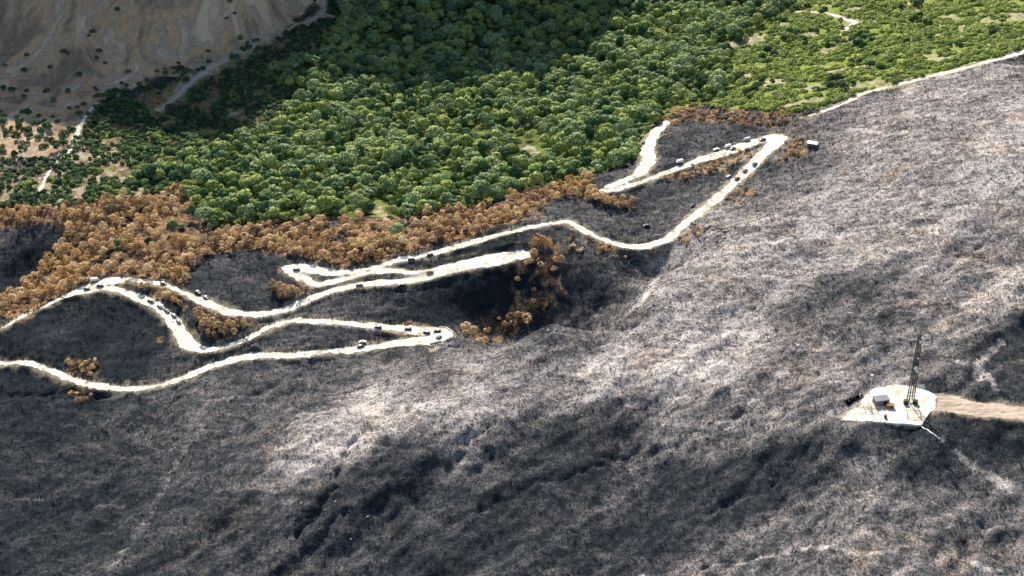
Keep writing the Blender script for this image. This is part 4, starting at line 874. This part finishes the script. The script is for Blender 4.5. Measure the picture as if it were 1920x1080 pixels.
bm = bmesh.new(); tube(bm, (0, 0, HM), (0, 0, HM+3.2), .06, .04); link("lightning_rod", bm_mesh("rod", bm), m_steel, mast)
bm = bmesh.new(); box(bm, (0, 0, .15), (4.2, 4.2, .5)); link("footing", bm_mesh("footing", bm), m_conc, mast)
def cabinet(u, v, s, m, label, rz, name, cat, extra_=None):
    x, y, z = on_pad(u, v); t = thing(name, label, cat, (x, y, z), rz); bm = bmesh.new(); box(bm, (0, 0, s[2]/2), s); link("body", bm_mesh(name, bm, .05), m, t)
    bm = bmesh.new(); box(bm, (0, 0, s[2]+.09), (s[0]*1.08, s[1]*1.1, .16)); link("roof", bm_mesh(name+"_roof", bm, .03), extra_ or m, t)
    bm = bmesh.new(); box(bm, (s[0]*.2, -s[1]/2-.03, s[2]*.45), (s[0]*.3, .06, s[2]*.8)); link("door", bm_mesh(name+"_door", bm), m_dark, t); return t
cabinet(1651, 756, (7.2, 4.6, 3.0), m_grey, "grey equipment cabin with a dark roof in the mast yard", rad(12), "equipment_cabin", "cabin")
cabinet(1669, 764, (3.6, 2.2, 1.8), m_rust, "small rusty brown equipment box between cabin and mast", rad(-6), "equipment_box", "equipment box")
cabinet(1698, 757, (2.2, 1.8, 2.2), m_dark, "black cabinet at the foot of the mast, on its cabin side", rad(0), "power_cabinet", "cabinet")
cabinet(1716, 757, (2.4, 1.8, 1.9), m_dark, "black cabinet at the foot of the mast, on its track side", rad(-20), "power_cabinet", "cabinet")
x, y, z = on_pad(1660, 783); t = thing("fuel_drum", "black drum on the pale yard below the rusty box", "drum", (x, y, z)); bm = bmesh.new(); tube(bm, (0, 0, 0), (0, 0, 1.6), .8, .8, 18); link("shell", bm_mesh("drum", bm), m_dark, t); bm = bmesh.new(); tube(bm, (0, 0, 1.6), (0, 0, 1.72), .84, .84, 18); link("lid", bm_mesh("drum_lid", bm), m_grey, t)
def cage(u, v, s, rz, label, m, name="pipe_frame"):
    x, y, z = on_pad(u, v); o_ = thing(name, label, "frame", (x, y, z), rz); sx, sy, sz = s; P = [(a*sx/2, b*sy/2) for a, b in C4]
    for p in P:
        bm = bmesh.new(); tube(bm, (*p, -.1), (*p, sz), .11, .11, 6); link("post", bm_mesh("post", bm), m, o_)
    bm = bmesh.new()
    for i in range(4): tube(bm, (*P[i], sz), (*P[(i+1) % 4], sz), .1, .1, 6); tube(bm, (*P[i], sz*.5), (*P[(i+1) % 4], sz*.5), .07, .07, 6)
    link("rail", bm_mesh("rail", bm), m, o_); return o_
cage(1626, 768, (3.4, 2.6, 2.4), rad(5), "brown open pipe frame beside the grey cabin, outer of two", m_rust); cage(1639, 769, (2.8, 2.4, 2.0), rad(5), "brown open pipe frame touching the grey cabin, inner of two", m_rust)
cage(1713, 779, (6.5, 6.0, 1.1), rad(-8), "low brown railing square round a hatch below the mast", m_rust, "hatch_railing")
def pole(u, v, h, label, head=True):
    x, y, z = on_pad(u, v); t = thing("lamp_pole", label, "pole", (x, y, z)); bm = bmesh.new(); tube(bm, (0, 0, -.3), (0, 0, h), .22, .12, 8); link("shaft", bm_mesh("shaft", bm), m_white, t)
    bm = bmesh.new(); box(bm, (0, 0, h+.2), (1.6 if head else .5, .7, .5)); link("lamp_head", bm_mesh("head", bm, .05), m_white, t)
pole(1627, 764, 19, "tall thin white pole with a boxy head beside the pipe frames"); pole(1651, 791, 6.5, "short white pole at the lower corner of the yard", False)
# scarp and dark bush by the yard
g = ground([1600, 1590, 1612], [752, 757, 746], H)
dk = plant("charred_bush", [(tuft_mesh("charred_bush_twigs", 60+i, 2.6, 1.6, 60, m_char, .12), tuft_mesh("charred_bush_stems", 70+i, 1.6, .6, 8, m_char, .16)) for i in range(2)], g[:, 0], g[:, 1], g[:, 2], r, "dense charred black", "bush", "one out", "bush", "charred bushes at the yard edge", ("twigs", "stem"), .9, 1.3, 0)
